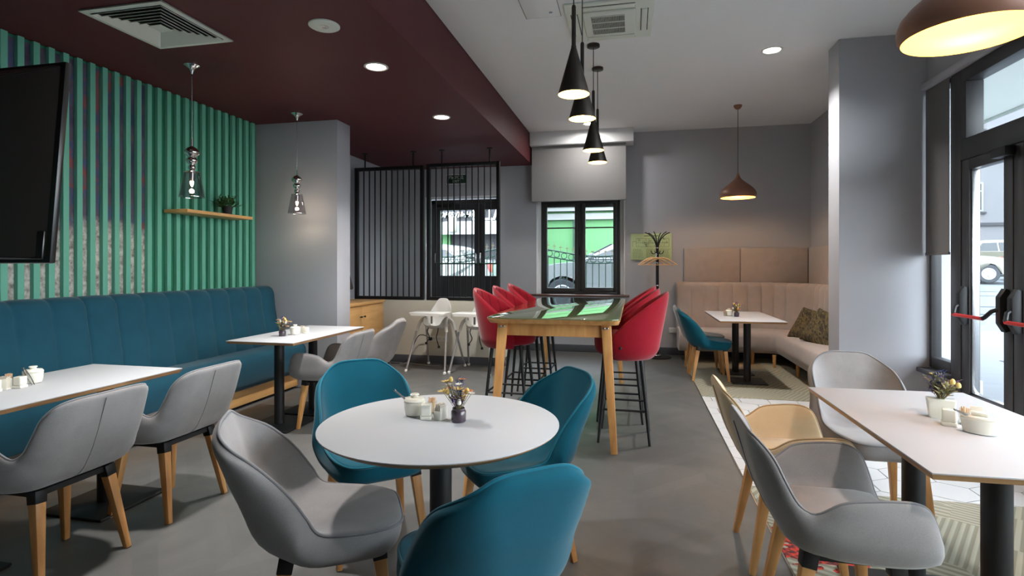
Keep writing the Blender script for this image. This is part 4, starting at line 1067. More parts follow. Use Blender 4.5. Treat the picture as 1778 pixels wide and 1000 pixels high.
# ------------------------------------------------------------------ coat stand, hangers
cs_x, cs_y = 0.34, 8.33
rt = thing('coat_stand', 'black metal coat stand with curved hooks by the back wall', 'coat stand', (cs_x, cs_y, 0))
bm = B(); lathe(bm, [(0, 0), (0.20, 0), (0.20, 0.008), (0.18, 0.016), (0.06, 0.022), (0, 0.022)], 36); obj('base', bm, M['black'], rt)
bm = B(); lathe(bm, [(0.0, 0.02), (0.06, 0.02), (0.065, 0.03), (0.05, 0.045), (0.022, 0.05), (0, 0.05)], 24); obj('base_collar', bm, M['steel'], rt)
bm = B(); lathe(bm, [(0, 0.03), (0.022, 0.03), (0.022, 1.62), (0.028, 1.64), (0.02, 1.68), (0, 1.68)], 18); obj('pole', bm, M['black'], rt)
bm = B()
for zz in (1.05, 1.38, 1.60): lathe(bm, [(0.0, zz - 0.008), (0.0245, zz - 0.008), (0.0245, zz + 0.008), (0, zz + 0.008)], 18)
obj('collar_ring', bm, M['steel'], rt)
for k in range(6):
    a = R(k * 60 + 12); c_, s_ = math.cos(a), math.sin(a)
    bm = B(); tube(bm, [Vector(catmull([(0.015, 0, 1.55), (0.02, 0, 1.64), (0.05, 0, 1.74), (0.12, 0, 1.81), (0.19, 0, 1.84)], q / 12)) if False else Vector((catmull([(0.015, 0, 1.55), (0.02, 0, 1.64), (0.05, 0, 1.72), (0.11, 0, 1.79), (0.18, 0, 1.825)], q / 12)[0] * c_, catmull([(0.015, 0, 1.55), (0.02, 0, 1.64), (0.05, 0, 1.72), (0.11, 0, 1.79), (0.18, 0, 1.825)], q / 12)[0] * s_, catmull([(0.015, 0, 1.55), (0.02, 0, 1.64), (0.05, 0, 1.72), (0.11, 0, 1.79), (0.18, 0, 1.825)], q / 12)[2])) for q in range(13)], 0.0075, 8); obj('hook', bm, M['black'], rt)
for k in range(4):
    a = R(k * 90 + 20); c_, s_ = math.cos(a), math.sin(a)
    bm = B(); K = [(0.015, 0, 1.54), (0.05, 0, 1.51), (0.085, 0, 1.53), (0.095, 0, 1.56)]
    tube(bm, [(catmull(K, q / 8)[0] * c_, catmull(K, q / 8)[0] * s_, catmull(K, q / 8)[2]) for q in range(9)], 0.006, 8); obj('small_hook', bm, M['black'], rt)
def hanger():
    rt = thing('coat_hanger', 'x', 'coat hanger')
    bm = B()
    for s in (-1, 1):
        tube(bm, [catmull([(0, 0, 0), (s * 0.08, 0, -0.022), (s * 0.16, 0, -0.07), (s * 0.215, 0, -0.105)], q / 10) for q in range(11)], [0.012 - 0.0004 * q for q in range(11)], 8)
    tube(bm, [(-0.205, 0, -0.103), (0.205, 0, -0.103)], 0.006, 8); obj('hanger_frame', bm, M['hanger'], rt)
    bm = B(); tube(bm, [catmull([(0, 0, 0), (0, 0, 0.03), (0.012, 0, 0.045), (0, 0, 0.062), (-0.015, 0, 0.052)], q / 12) for q in range(13)], 0.0022, 6); obj('hanger_hook', bm, M['steel'], rt)
    return rt
hg = Placer(hanger())
for x, y, a, l in ((0.06, -0.075, -10, 'wooden coat hanger on the coat stand, frontmost of the hangers'), (-0.02, -0.085, 8, 'wooden coat hanger on the coat stand, middle of the hangers'), (-0.08, -0.04, 24, 'wooden coat hanger on the coat stand, rearmost and leftmost of the hangers')):
    hg.put(cs_x + x, cs_y + y, R(a), l, z=1.455, group='wooden hangers on the coat stand')
rt = thing('wall_pipe_valve', 'small dark radiator valve low on the back wall behind the bar table', 'valve', (-0.42, YB - 0.04, 0.30))
bm = B(); lathe(bm, [(0, -0.05), (0.03, -0.05), (0.035, -0.02), (0.028, 0.03), (0.018, 0.06), (0, 0.06)], 16); obj('valve_body', bm, M['black'], rt)
bm = B(); tube(bm, [(0, 0.035, -0.02), (0, 0, -0.02)], 0.012, 8); obj('valve_pipe', bm, M['steel'], rt)

# ------------------------------------------------------------------ shelf and plant
rt = thing('wall_shelf', 'narrow light wood shelf mounted on the green slats', 'shelf', (XL, 4.58, 1.835))
bm = B(); box(bm, 0.002, 0.25, -0.42, 0.44, -0.015, 0.015, 0.002); obj('board', bm, M['ply'], rt)
def leafblade(bm, p, d, l, wd, up=Vector((0, 0, 1)), curl=0.25):
    d = Vector(d).normalized(); side = d.cross(up)
    if side.length < 1e-3: side = d.orthogonal()
    side.normalize(); nn = side.cross(d)
    a = [];
    for t, ww in ((0, 0.15), (0.35, 1.0), (0.7, 0.8), (1.0, 0.05)):
        c_ = Vector(p) + d * l * t - nn * curl * l * t * t
        a.append((bm.verts.new(c_ + side * wd * ww / 2), bm.verts.new(c_ + nn * wd * 0.12), bm.verts.new(c_ - side * wd * ww / 2)))
    for A, Bq in zip(a[:-1], a[1:]):
        bm.faces.new((A[0], A[1], Bq[1], Bq[0])); bm.faces.new((A[1], A[2], Bq[2], Bq[1]))
rt = thing('potted_plant', 'small green leafy plant in a black pot on the wall shelf', 'plant', (XL + 0.13, 4.80, 1.85))
bm = B(); lathe(bm, [(0, 0), (0.036, 0), (0.052, 0.085), (0.054, 0.09), (0.046, 0.09), (0.044, 0.078), (0, 0.078)], 24); obj('pot', bm, M['potblack'], rt)
bm = B(); bs = B(); r2 = random.Random(5)
for k in range(46):
    a = r2.random() * 2 * PI; el = r2.uniform(0.15, 1.4); L = r2.uniform(0.07, 0.15)
    d = Vector((math.cos(a) * math.cos(el), math.sin(a) * math.cos(el), math.sin(el))); p = Vector((d.x * 0.02, d.y * 0.02, 0.075)); q = p + d * L
    tube(bs, [p, q], 0.0015, 4)
    for j in range(5):
        b_ = r2.random() * 2 * PI; leafblade(bm, p.lerp(q, 0.4 + 0.13 * j), d + Vector((math.cos(b_), math.sin(b_), 0.3)) * 0.8, r2.uniform(0.025, 0.04), 0.016)
obj('foliage', bm, M['leaf'], rt, normals=False); obj('stems', bs, M['leaf'], rt)

# ------------------------------------------------------------------ television hung from the ceiling (seen from behind)
rt = thing('television', 'black television seen from behind, hung from the maroon ceiling at the left edge', 'television', (-2.555, 1.52, 1.71))
tilt = R(4.5)
bm = B(); box(bm, -0.615, 0.615, 0.0, 0.022, -0.355, 0.355, 0.006); bez = obj('screen_bezel', bm, M['plastic'], rt, rot=(-tilt, 0, 0))
bm = B(); box(bm, -0.595, 0.595, 0.0222, 0.0235, -0.335, 0.335); obj('screen', bm, M['carglass'], rt, rot=(-tilt, 0, 0))
bm = B(); vs = add(bm, [(-0.60, 0, -0.34), (0.60, 0, -0.34), (0.60, 0, 0.345), (-0.60, 0, 0.345), (-0.46, -0.05, -0.34), (0.46, -0.05, -0.34), (0.46, -0.05, 0.30), (-0.46, -0.05, 0.30)], [(0, 1, 2, 3), (4, 7, 6, 5), (0, 4, 5, 1), (1, 5, 6, 2), (2, 6, 7, 3), (3, 7, 4, 0)])
bmesh.ops.bevel(bm, geom=bm.edges[:], offset=0.006, segments=2, affect='EDGES'); obj('back_cover', bm, M['tvback'], rt, rot=(-tilt, 0, 0))
bm = B(); box(bm, -0.56, 0.595, -0.012, -0.002, -0.342, -0.245, 0.004); box(bm, -0.3, 0.3, -0.056, -0.045, -0.1, 0.2, 0.004); obj('rear_panel', bm, M['plastic'], rt, rot=(-tilt, 0, 0))
bm = B(); tube(bm, [(0, -0.09, 0.05), (0, -0.09, HM - 1.71)], 0.02, 12); lathe(bm, [(0, HM - 1.71), (0.07, HM - 1.71), (0.07, HM - 1.735), (0, HM - 1.735)], 20, (0, -0.09, 0)); box(bm, -0.1, 0.1, -0.10, -0.05, -0.05, 0.15, 0.004); obj('ceiling_mount', bm, M['black'], rt)

# ------------------------------------------------------------------ ceiling fittings
def area(name, loc, size, power, col, parent, shape='DISK', spread=180):
    l = bpy.data.lights.new(name, 'AREA'); l.shape = shape; l.size = size; l.energy = power; l.color = col; l.spread = R(spread)
    o = bpy.data.objects.new(name, l); C.objects.link(o); o.location = loc; o.parent = parent
    return o
def downlight():
    rt = thing('downlight', 'x', 'downlight')
    bm = B(); lathe(bm, [(0.078, -0.001), (0.095, -0.001), (0.096, -0.006), (0.080, -0.009), (0.074, -0.004), (0.078, -0.001)], 40); obj('trim_ring', bm, M['whiteplastic'], rt)
    bm = B(); lathe(bm, [(0, -0.0035), (0.074, -0.0035), (0.076, -0.002), (0, -0.002)], 36); obj('diffuser', bm, M['lampdisc'], rt)
    area('lamp_light', (0, 0, -0.012), 0.15, P_DOWN, WARM, rt, spread=170)
    return rt
dl = Placer(downlight())
for x, y, z, l in ((-2.0, 4.05, HM, 'round recessed downlight in the maroon ceiling, the nearer of two'), (-2.0, 5.58, HM, 'round recessed downlight in the maroon ceiling, the farther of two'),
                   (1.27, 5.58, HC, 'round recessed downlight in the pale ceiling before the right pillar'), (-0.62, 7.92, HC, 'recessed downlight in the pale ceiling, glimpsed between the black cone pendants'),
                   (-2.0, 2.5, HM, 'recessed downlight in the maroon ceiling beside the square vent'), 
                   (1.6, 1.0, HC, 'added unseen downlight in the pale ceiling near the street windows')):  # last one is out of view, added as fill for the room
    o_ = dl.put(x, y, 0, l, z=z - 0.0005, group='recessed downlights')
    if y > 7 or x < -1.5:            # power cut so pelmet and left pillar stay darker; maroon ones narrowed too
        for c_ in bpy.data.objects:
            if c_.parent == o_ and c_.type == 'LIGHT': c_.data = c_.data.copy(); c_.data.energy = P_DOWN * (0.35 if y > 7 else 0.6); c_.data.spread = R(170 if y > 7 else 105)
rt = thing('ceiling_speaker', 'round white ceiling disc in the maroon ceiling beside the vent', 'speaker', (-1.99, 3.28, HM))
bm = B(); lathe(bm, [(0, 0), (0.10, 0), (0.10, -0.008), (0.09, -0.014), (0.06, -0.012), (0, -0.012)], 40); obj('cover', bm, M['ventwhite'], rt)
bm = B(); lathe(bm, [(0.012, -0.0125), (0.03, -0.0125), (0.03, -0.0145), (0.012, -0.0145)], 24); obj('grille_ring', bm, M['steel'], rt)

# square four-way vent
rt = thing('air_vent', 'square white louvred air vent in the maroon ceiling', 'vent', (-3.05, 3.055, HM))
bm = B(); hw = 0.305
def ring(bm, a, b_, za, zb, t=0.004):
    """square pyramid band from half-size a (height za) to b (height zb)"""
    for k in range(4):
        c_, s_ = (1, 0, -1, 0)[k], (0, 1, 0, -1)[k]
        def p(u, v, z): return (u * c_ - v * s_, u * s_ + v * c_, z)
        add(bm, [p(a, -a, za), p(a, a, za), p(b_, b_, zb), p(b_, -b_, zb), p(a, -a, za + t), p(a, a, za + t), p(b_, b_, zb + t), p(b_, -b_, zb + t)], [(0, 1, 2, 3), (7, 6, 5, 4), (0, 4, 5, 1), (2, 6, 7, 3), (1, 5, 6, 2), (3, 7, 4, 0)])
ring(bm, hw, 0.265, -0.012, -0.012); ring(bm, hw, hw - 0.006, -0.012, -0.006, 0.006)
obj('vent_frame', bm, M['ventwhite'], rt, smooth=False)
bm = B()
for k in range(6):
    a = 0.262 - k * 0.036; ring(bm, a, a - 0.030, -0.012, -0.0015 + 0.012, 0.003) if False else ring(bm, a, a - 0.022, -0.020, -0.004, 0.003)
ring(bm, 0.048, 0.002, -0.020, -0.018)
obj('louvre', bm, M['ventwhite'], rt, smooth=False)
bm = B(); box(bm, -0.268, 0.268, -0.268, 0.268, -0.003, -0.001); obj('duct_opening', bm, M['darkvoid'], rt)

# cassette air conditioner
rt = thing('air_conditioner', 'white ceiling cassette air conditioner above the cone pendants', 'air conditioner', (-0.19, 4.61, HC), 0)
bm = B(); box(bm, -0.345, 0.345, -0.36, 0.36, -0.022, -0.0005, 0.01, 3); obj('panel', bm, M['ventwhite'], rt)
bm = B(); box(bm, -0.21, 0.21, -0.23, 0.23, -0.040, -0.020, 0.012, 3); obj('intake_panel', bm, M['ventwhite'], rt)
bm = B()
for sx_, sy_ in ((0, 1), (0, -1), (1, 0), (-1, 0)):
    if sx_ == 0: box(bm, -0.20, 0.20, sy_ * 0.285 - 0.024, sy_ * 0.285 + 0.024, -0.030, -0.021, 0.004)
    else: box(bm, sx_ * 0.275 - 0.022, sx_ * 0.275 + 0.022, -0.2, 0.2, -0.030, -0.021, 0.004)
obj('air_flap', bm, M['ventwhite'], rt)
bm = B()
for sx_, sy_ in ((0, 1), (0, -1), (1, 0), (-1, 0)):
    for q in (-1, 1):
        if sx_ == 0: box(bm, -0.205, 0.205, sy_ * 0.285 + q * 0.028 - 0.003, sy_ * 0.285 + q * 0.028 + 0.003, -0.0235, -0.021)
        else: box(bm, sx_ * 0.275 + q * 0.026 - 0.003, sx_ * 0.275 + q * 0.026 + 0.003, -0.205, 0.205, -0.0235, -0.021)
obj('flap_gap', bm, M['darkvoid'], rt)
bm = B(); box(bm, -0.145, 0.12, -0.17, 0.17, -0.0412, -0.0395); gr = obj('grille', bm, M['darkvoid'], rt)
bm = B()
for k in range(27): box(bm, -0.145 + 0.0099 * k, -0.145 + 0.0099 * k + 0.0032, -0.17, 0.17, -0.044, -0.0405)
for yy in (-0.17, -0.06, 0.055, 0.166): box(bm, -0.147, 0.122, yy, yy + 0.008, -0.0455, -0.0405)
obj('grille_fin', bm, M['ventwhite'], gr, smooth=False)
rt = thing('access_hatch', 'flush white square access hatch in the ceiling beside the air conditioner', 'hatch', (-0.715, 4.17, HC))
bm = B(); box(bm, -0.14, 0.14, -0.275, 0.275, -0.004, -0.0005, 0.001); obj('hatch_panel', bm, M['ceil'], rt)
bm = B(); frame_rect(bm, -0.145, 0.145, -0.28, 0.28, 0, 0.001, 0.004, 0); bmesh.ops.rotate(bm, matrix=Matrix.Rotation(R(90), 3, 'X'), verts=bm.verts); bmesh.ops.translate(bm, vec=(0, 0, -0.002), verts=bm.verts); obj('hatch_gap', bm, M['base'], rt)
bm = B(); lathe(bm, [(0, -0.009), (0.014, -0.009), (0.014, -0.004), (0, -0.004)], 16, (0.07, 0.19, 0)); obj('hatch_lock', bm, M['steel'], rt)

# cone pendants
def point(name, loc, power, col, r, parent):
    l = bpy.data.lights.new(name, 'POINT'); l.energy = power; l.color = col; l.shadow_soft_size = r
    o = bpy.data.objects.new(name, l); C.objects.link(o); o.location = loc; o.parent = parent
    return o
def cone():
    rt = thing('pendant_lamp', 'x', 'pendant lamp')         # origin at the rim centre, rim z=0, ceiling at +0.97
    top = HC - 2.40
    bm = B(); lathe(bm, [(0.0955, 0.0), (0.0965, 0.003), (0.016, 0.29), (0.016, 0.30), (0, 0.30)], 48); obj('shade', bm, M['coneblk'], rt, ang=50)
    bm = B(); lathe(bm, [(0.0955, 0.0), (0.0945, 0.003), (0.015, 0.275), (0, 0.275)], 48); obj('shade_lining', bm, M['innerpaint'], rt, ang=50)
    bm = B(); lathe(bm, [(0, 0.285), (0.0135, 0.285), (0.0135, 0.54), (0.010, 0.55), (0, 0.55)], 16); obj('stem', bm, M['coneblk'], rt)
    bm = B(); tube(bm, [(0, 0, 0.54), (0, 0, top)], 0.0035, 6); obj('cord', bm, M['black'], rt)
    bm = B(); lathe(bm, [(0, top), (0.058, top), (0.058, top - 0.022), (0.05, top - 0.026), (0, top - 0.026)], 32); obj('ceiling_rose', bm, M['coneblk'], rt)
    bm = B(); lathe(bm, [(0, 0.03), (0.018, 0.036), (0.027, 0.055), (0.02, 0.085), (0.013, 0.12), (0, 0.13)], 20); obj('bulb', bm, M['bulb'], rt)
    point('lamp_light', (0, 0, 0.02), 2.5, (1.0, 0.75, 0.42), 0.03, rt)
    return rt
cn = Placer(cone())
for y, l in ((3.40, 'black cone pendant lamp, nearest and highest in view of four'), (3.98, 'black cone pendant lamp, second nearest of four over the bar table'), (5.10, 'black cone pendant lamp, third of four from the camera'), (5.71, 'black cone pendant lamp, farthest and lowest in view of four')):
    cn.put(-0.36, y, 0, l, z=2.40, group='black cone pendants')

# copper dome pendants
def copper():
    rt = thing('pendant_lamp', 'x', 'pendant lamp')
    zt = HC - 2.20
    out = [(0.205, 0.0), (0.219, 0.022), (0.220, 0.05), (0.208, 0.085), (0.180, 0.12), (0.140, 0.155), (0.098, 0.188), (0.062, 0.218), (0.038, 0.245), (0.022, 0.275), (0.012, 0.31), (0.008, 0.32), (0, 0.322)]
    inn = [(0.205, 0.0), (0.213, 0.022), (0.214, 0.05), (0.202, 0.083), (0.175, 0.115), (0.135, 0.15), (0.09, 0.183), (0.055, 0.21), (0, 0.235)]
    bm = B(); lathe(bm, out, 64); obj('shade', bm, M['copper'], rt, ang=60)
    bm = B(); lathe(bm, inn, 64); obj('shade_lining', bm, M['inneryellow'], rt, ang=60)
    bm = B(); tube(bm, [(0, 0, 0.315), (0, 0, zt)], 0.0035, 6); obj('cord', bm, M['black'], rt)
    bm = B(); lathe(bm, [(0, zt), (0.052, zt), (0.048, zt - 0.02), (0.03, zt - 0.045), (0.01, zt - 0.052), (0, zt - 0.052)], 32); obj('ceiling_rose', bm, M['copper'], rt)
    bm = B(); lathe(bm, [(0, 0.10), (0.014, 0.104), (0.024, 0.12), (0.020, 0.145), (0.014, 0.165), (0.014, 0.21), (0, 0.21)], 20); obj('bulb', bm, M['bulb'], rt)
    point('lamp_light', (0, 0, 0.05), 8.0, (1.0, 0.80, 0.55), 0.03, rt)
    return rt
cp = Placer(copper())
cp.put(1.29, 7.43, 0, 'copper brown dome pendant lamp over the far corner table', z=2.20)
cp.put(1.21, 2.36, 0, 'large copper dome pendant cut off at the top right, yellow inside', z=2.20)

# chrome and smoked glass pendants
def chrome_lamp():
    rt = thing('pendant_lamp', 'x', 'pendant lamp'); zt = HM - 1.885
    bm = B(); lathe(bm, [(0, zt), (0.058, zt), (0.058, zt - 0.008), (0.04, zt - 0.02), (0.02, zt - 0.035), (0.012, zt - 0.055), (0.008, zt - 0.075), (0, zt - 0.075)], 32); obj('ceiling_rose', bm, M['chrome'], rt)
    bm = B(); tube(bm, [(0, 0, 0.455), (0, 0, zt - 0.07)], 0.0035, 6); obj('cord', bm, M['steel'], rt)
    pr = [(0, 0.46), (0.009, 0.46), (0.009, 0.40), (0.018, 0.395), (0.035, 0.385), (0.052, 0.365), (0.056, 0.35), (0.050, 0.335), (0.03, 0.32), (0.028, 0.31), (0.040, 0.30), (0.042, 0.285), (0.036, 0.268), (0.022, 0.26), (0.020, 0.25), (0.027, 0.24), (0.027, 0.225), (0.018, 0.215), (0.018, 0.21), (0.026, 0.205), (0.026, 0.195), (0, 0.195)]
    bm = B(); lathe(bm, pr, 36); obj('baluster_body', bm, M['chrome'], rt, ang=60)
    bm = B(); lathe(bm, [(0.055, 0.198), (0.092, 0.0)], 48); obj('glass_shade', bm, M['smoke'], rt)
    bm = B(); tube(bm, [(0.0915 * math.cos(k * PI / 24), 0.0915 * math.sin(k * PI / 24), 0) for k in range(48)], 0.0022, 6, closed=True); tube(bm, [(0.055 * math.cos(k * PI / 24), 0.055 * math.sin(k * PI / 24), 0.198) for k in range(48)], 0.0015, 6, closed=True); obj('shade_rim', bm, M['chrome'], rt)
    bm = B(); lathe(bm, [(0.02, 0.196), (0.055, 0.197), (0.055, 0.200), (0.02, 0.199)], 36); lathe(bm, [(0, 0.196), (0.019, 0.196), (0.017, 0.125), (0, 0.125)], 20); obj('lamp_holder', bm, M['steel'], rt)
    bm = B(); lathe(bm, [(0, 0.127), (0.012, 0.127), (0.0145, 0.115), (0.011, 0.095), (0.004, 0.082), (0, 0.08)], 20); obj('bulb', bm, M['bulb'], rt)
    point('lamp_light', (0, 0, 0.035), 2.5, (1.0, 0.8, 0.55), 0.02, rt)
    return rt
ch = Placer(chrome_lamp())
ch.put(-3.40, 3.70, 0, 'chrome baluster pendant with smoked glass shade over the shelf, the nearer one', z=1.885, group='chrome and glass pendants')
ch.put(-3.42, 5.12, 0, 'chrome baluster pendant with smoked glass shade in front of the left pillar', z=1.885, group='chrome and glass pendants')

# ------------------------------------------------------------------ table ware
def flowers(rt, base_z, seed, spread=0.05, hmax=0.12, n=44, sx_=1.0, sy_=1.0, keys=None):
    r2 = random.Random(seed); bst = B(); mm = {k: B() for k in ('fyellow', 'fpurple', 'fblue', 'forange', 'leafdry', 'fwhite')}
    keys = keys or ['fyellow', 'fpurple', 'leafdry', 'fpurple', 'fwhite', 'forange', 'fblue', 'fpurple', 'leafdry', 'fyellow']
    for k in range(n):
        kk = keys[k % len(keys)]; a = r2.random() * 2 * PI; out_ = r2.uniform(0.1, 1.0)
        d = Vector((math.cos(a) * out_ * 0.8 * sx_, math.sin(a) * out_ * 0.8 * sy_, 1.0)).normalized(); L = r2.uniform(0.35, 1.0) * hmax
        if kk == 'fblue': d = Vector((d.x * 0.3, d.y * 0.3, 1)).normalized(); L = hmax * 1.05
        p = Vector((d.x * 0.012, d.y * 0.012, base_z)); q = p + d * L; tube(bst, [p, q], 0.001, 4); b_ = mm[kk]
        if kk in ('fyellow', 'forange', 'fwhite'):
            if r2.random() < 0.5:
                for j in range(9): aa = j * 2 * PI / 9; leafblade(b_, q, d * 0.6 + Vector((math.cos(aa), math.sin(aa), 0)) * 0.8, 0.024 if kk == 'fyellow' else 0.015, 0.010)
            else: lathe(b_, [(0, -0.011), (0.008, -0.006), (0.009, 0.002), (0.006, 0.010), (0, 0.014)], 10, q)
        elif kk == 'fblue' or kk == 'fpurple':
            for j in range(9):
                c_ = p.lerp(q, 0.45 + 0.065 * j); aa = j * 2.4; leafblade(b_, c_, d + Vector((math.cos(aa), math.sin(aa), 0)) * 0.7, 0.016, 0.007)
        else:
            for j in range(6):
                c_ = p.lerp(q, 0.35 + 0.12 * j); aa = j * 2.1; leafblade(b_, c_, d + Vector((math.cos(aa), math.sin(aa), 0)) * 0.9, 0.022, 0.012)
    obj('stems', bst, M['stem'], rt)
    names = {'fyellow': 'yellow blossoms', 'fpurple': 'purple blossoms', 'fblue': 'blue sprigs', 'forange': 'orange blossoms', 'leafdry': 'sage green leaves', 'fwhite': 'white blossoms'}
    for k, b_ in mm.items():
        o = obj('leaves' if k == 'leafdry' else 'blossom', b_, M[k], rt, normals=False); o['label'] = names[k]

def flower_pot(label, x, y, z, seed):
    rt = thing('flower_pot', label, 'flower pot', (x, y, z), 0, 'dried flower arrangements on the tables')
    bm = B(); lathe(bm, [(0, 0), (0.026, 0), (0.0285, 0.004), (0.0285, 0.040), (0.026, 0.044), (0.024, 0.046), (0.024, 0.052), (0.021, 0.052), (0.021, 0.042), (0, 0.042)], 28); obj('pot', bm, M['pot'], rt)
    flowers(rt, 0.04, seed); return rt
def sugar_bowl(label, x, y, z, rz=0):
    rt = thing('sugar_bowl', label, 'sugar bowl', (x, y, z), rz, 'cream sugar bowls')
    bm = B(); lathe(bm, [(0, 0), (0.030, 0), (0.036, 0.004), (0.041, 0.025), (0.043, 0.055), (0.040, 0.056), (0.037, 0.03), (0.03, 0.008), (0, 0.008)], 32); obj('bowl', bm, M['ceramic'], rt)
    bm = B(); lathe(bm, [(0, 0.062), (0.038, 0.060), (0.043, 0.057), (0.043, 0.061), (0.036, 0.069), (0.014, 0.073), (0.014, 0.078), (0.019, 0.082), (0.015, 0.086), (0, 0.086)], 32); obj('lid', bm, M['ceramic'], rt)
    return rt
def tongs(label, x, y, z, rot, L=0.10):
    rt = thing('sugar_tongs', label, 'tongs', (x, y, z), 0, 'steel sugar tongs'); rt.rotation_euler = rot
    bm = B()
    for s in (-1, 1):
        pts = [catmull([(0, s * 0.002, 0), (0.02, s * 0.006, 0), (L * 0.6, s * 0.008, 0), (L, s * 0.005, 0)], q / 10) for q in range(11)]
        tube(bm, pts, 0.0025, 6)
    tube(bm, [(0, -0.003, 0), (-0.005, 0, 0), (0, 0.003, 0)], 0.0035, 6); obj('tongs_arms', bm, M['steel'], rt)
    return rt
def shaker(label, x, y, z, rz=0, hh=0.055, w_=0.034):
    rt = thing('salt_shaker', label, 'shaker', (x, y, z), rz, 'square cream shakers'); h = w_ / 2
    bm = B(); prism(bm, rrect(h * 1.12, h * 1.12, 0.006, 3), 0.0, 0.014, 0.002); obj('shaker_base', bm, M['ceramic'], rt)
    bm = B(); prism(bm, rrect(h, h, 0.006, 3), 0.0145, hh, 0.003); obj('shaker_body', bm, M['ceramic'], rt)
    return rt
def sweetener(label, x, y, z, rz=0):
    rt = thing('sachet_holder', label, 'sachet holder', (x, y, z), rz, 'cream sachet holders')
    bm = B(); box(bm, -0.022, 0.022, -0.017, 0.017, 0, 0.004, 0.001); box(bm, -0.022, 0.022, -0.017, -0.014, 0.003, 0.05, 0.001); box(bm, -0.022, 0.022, 0.014, 0.017, 0.003, 0.05, 0.001); box(bm, -0.022, -0.019, -0.016, 0.016, 0.003, 0.035, 0.001); obj('holder', bm, M['ceramic'], rt)
    for k in range(4):
        bm = B(); box(bm, -0.018, 0.018, -0.012 + k * 0.0065, -0.009 + k * 0.0065, 0.005, 0.058 + 0.004 * (k % 2)); obj('sachet', bm, M['paper'], rt)
    return rt
def picks(label, x, y, z, ceramic=False):
    rt = thing('toothpick_holder', label, 'toothpick holder', (x, y, z), 0, 'toothpick holders')
    bm = B(); lathe(bm, [(0, 0), (0.017, 0), (0.018, 0.05), (0.0165, 0.05), (0.0155, 0.003), (0, 0.003)], 24); obj('tumbler', bm, M['clearglass'], rt)
    bm = B(); r2 = random.Random(int(abs(x) * 1000))
    for k in range(40):
        a = r2.random() * 2 * PI; rr = 0.012 * math.sqrt(r2.random()); tube(bm, [(rr * math.cos(a) * .8, rr * math.sin(a) * .8, 0.005), (rr * math.cos(a) * 1.25, rr * math.sin(a) * 1.25, 0.060 + 0.006 * r2.random())], 0.0011, 4)
    o = obj('toothpicks', bm, M['toothpick'], rt); o['kind'] = 'stuff'
    return rt
ZT = 0.7502
# round table
flower_pot('dried flowers in a dark pot on the round table', -0.655, 2.02, ZT, 11)
sugar_bowl('lidded cream sugar bowl on the round table', -0.855, 2.07, ZT)
tongs('steel sugar tongs leaning out of the round table sugar bowl', -0.93, 2.05, ZT + 0.098, (0, R(42), R(20)), 0.105)
shaker('square cream shaker beside the sugar bowl on the round table', -0.79, 2.03, ZT, R(12), 0.058, 0.040)
sweetener('cream sachet holder next to the flower pot on the round table', -0.733, 2.035, ZT, R(70))
picks('glass of toothpicks behind the shakers on the round table', -0.795, 2.105, ZT)
# left table A
flower_pot('dried flowers in a dark pot at the left edge on the near banquette table', -3.00, 1.96, ZT, 12)
shaker('white rounded shaker next to the flowers on the near banquette table', -2.95, 2.015, ZT, 0, 0.055, 0.042)
sweetener('cream sachet holder in the row on the near banquette table', -2.965, 2.07, ZT, R(20))
shaker('square cream shaker in the row on the near banquette table', -2.93, 2.115, ZT, R(10), 0.055, 0.040)
picks('toothpick holder behind the shakers on the near banquette table', -3.01, 2.12, ZT)
sugar_bowl('cream sugar bowl at the end of the row on the near banquette table', -2.985, 2.215, ZT)
tongs('steel tongs leaning on the sugar bowl, near banquette table', -2.985, 2.17, ZT + 0.082, (0, R(48), R(-5)), 0.105)
# left table B
flower_pot('white dried flowers in a dark pot on the table by the left pillar', -2.89, 4.12, ZT, 13)
sugar_bowl('cream sugar bowl beside the flowers on the table by the left pillar', -2.85, 4.24, ZT)
shaker('square cream shaker on the table by the left pillar', -2.80, 4.33, ZT)
sweetener('cream sachet holder on the table by the left pillar', -2.86, 4.36, ZT)
# far table D
flower_pot('dried flowers in a dark pot on the far corner table', 1.17, 6.82, ZT, 14)
sugar_bowl('cream sugar bowl beside the flowers on the far corner table', 1.10, 6.90, ZT)
picks('toothpick holder on the far corner table', 1.05, 6.86, ZT)
# right table C
rt = thing('flower_planter', 'dried flowers in a cream rectangular holder on the window table', 'flower pot', (1.18, 2.48, ZT), R(-30))
bm = B(); prism(bm, rrect(0.048, 0.030, 0.008, 3), 0, 0.075, 0.004, inset_bottom=0.010); obj('planter', bm, M['ceramic'], rt); flowers(rt, 0.07, 21, hmax=0.105, n=44, keys=['leafdry', 'fpurple', 'leafdry', 'fpurple', 'leafdry', 'fblue', 'fpurple', 'leafdry', 'leafdry', 'fyellow'])
rt.rotation_euler.z = R(-20)
shaker('square cream shaker on the window table', 1.155, 2.37, ZT, R(-25), 0.060, 0.044)
picks('toothpick holder behind the boat dish on the window table', 1.215, 2.39, ZT)
sweetener('cream sachet holder behind the toothpicks on the window table', 1.27, 2.42, ZT, R(-20))
rt = thing('sugar_bowl', 'boat-shaped cream sugar dish with lid on the window table', 'sugar bowl', (1.205, 2.275, ZT), R(-35))
bm = B(); lathe(bm, [(0, 0), (0.030, 0), (0.036, 0.003), (0.043, 0.052), (0.041, 0.053), (0.036, 0.012), (0, 0.01)], 36, (0, 0, 0), 1.35, 0.85); obj('bowl', bm, M['ceramic'], rt)
bm = B(); lathe(bm, [(0, 0.056), (0.038, 0.056), (0.041, 0.054), (0.039, 0.060), (0, 0.063)], 36, (0, 0, 0), 1.35, 0.85); box(bm, -0.024, 0.024, -0.008, 0.008, 0.062, 0.074, 0.003); obj('lid', bm, M['ceramic'], rt)
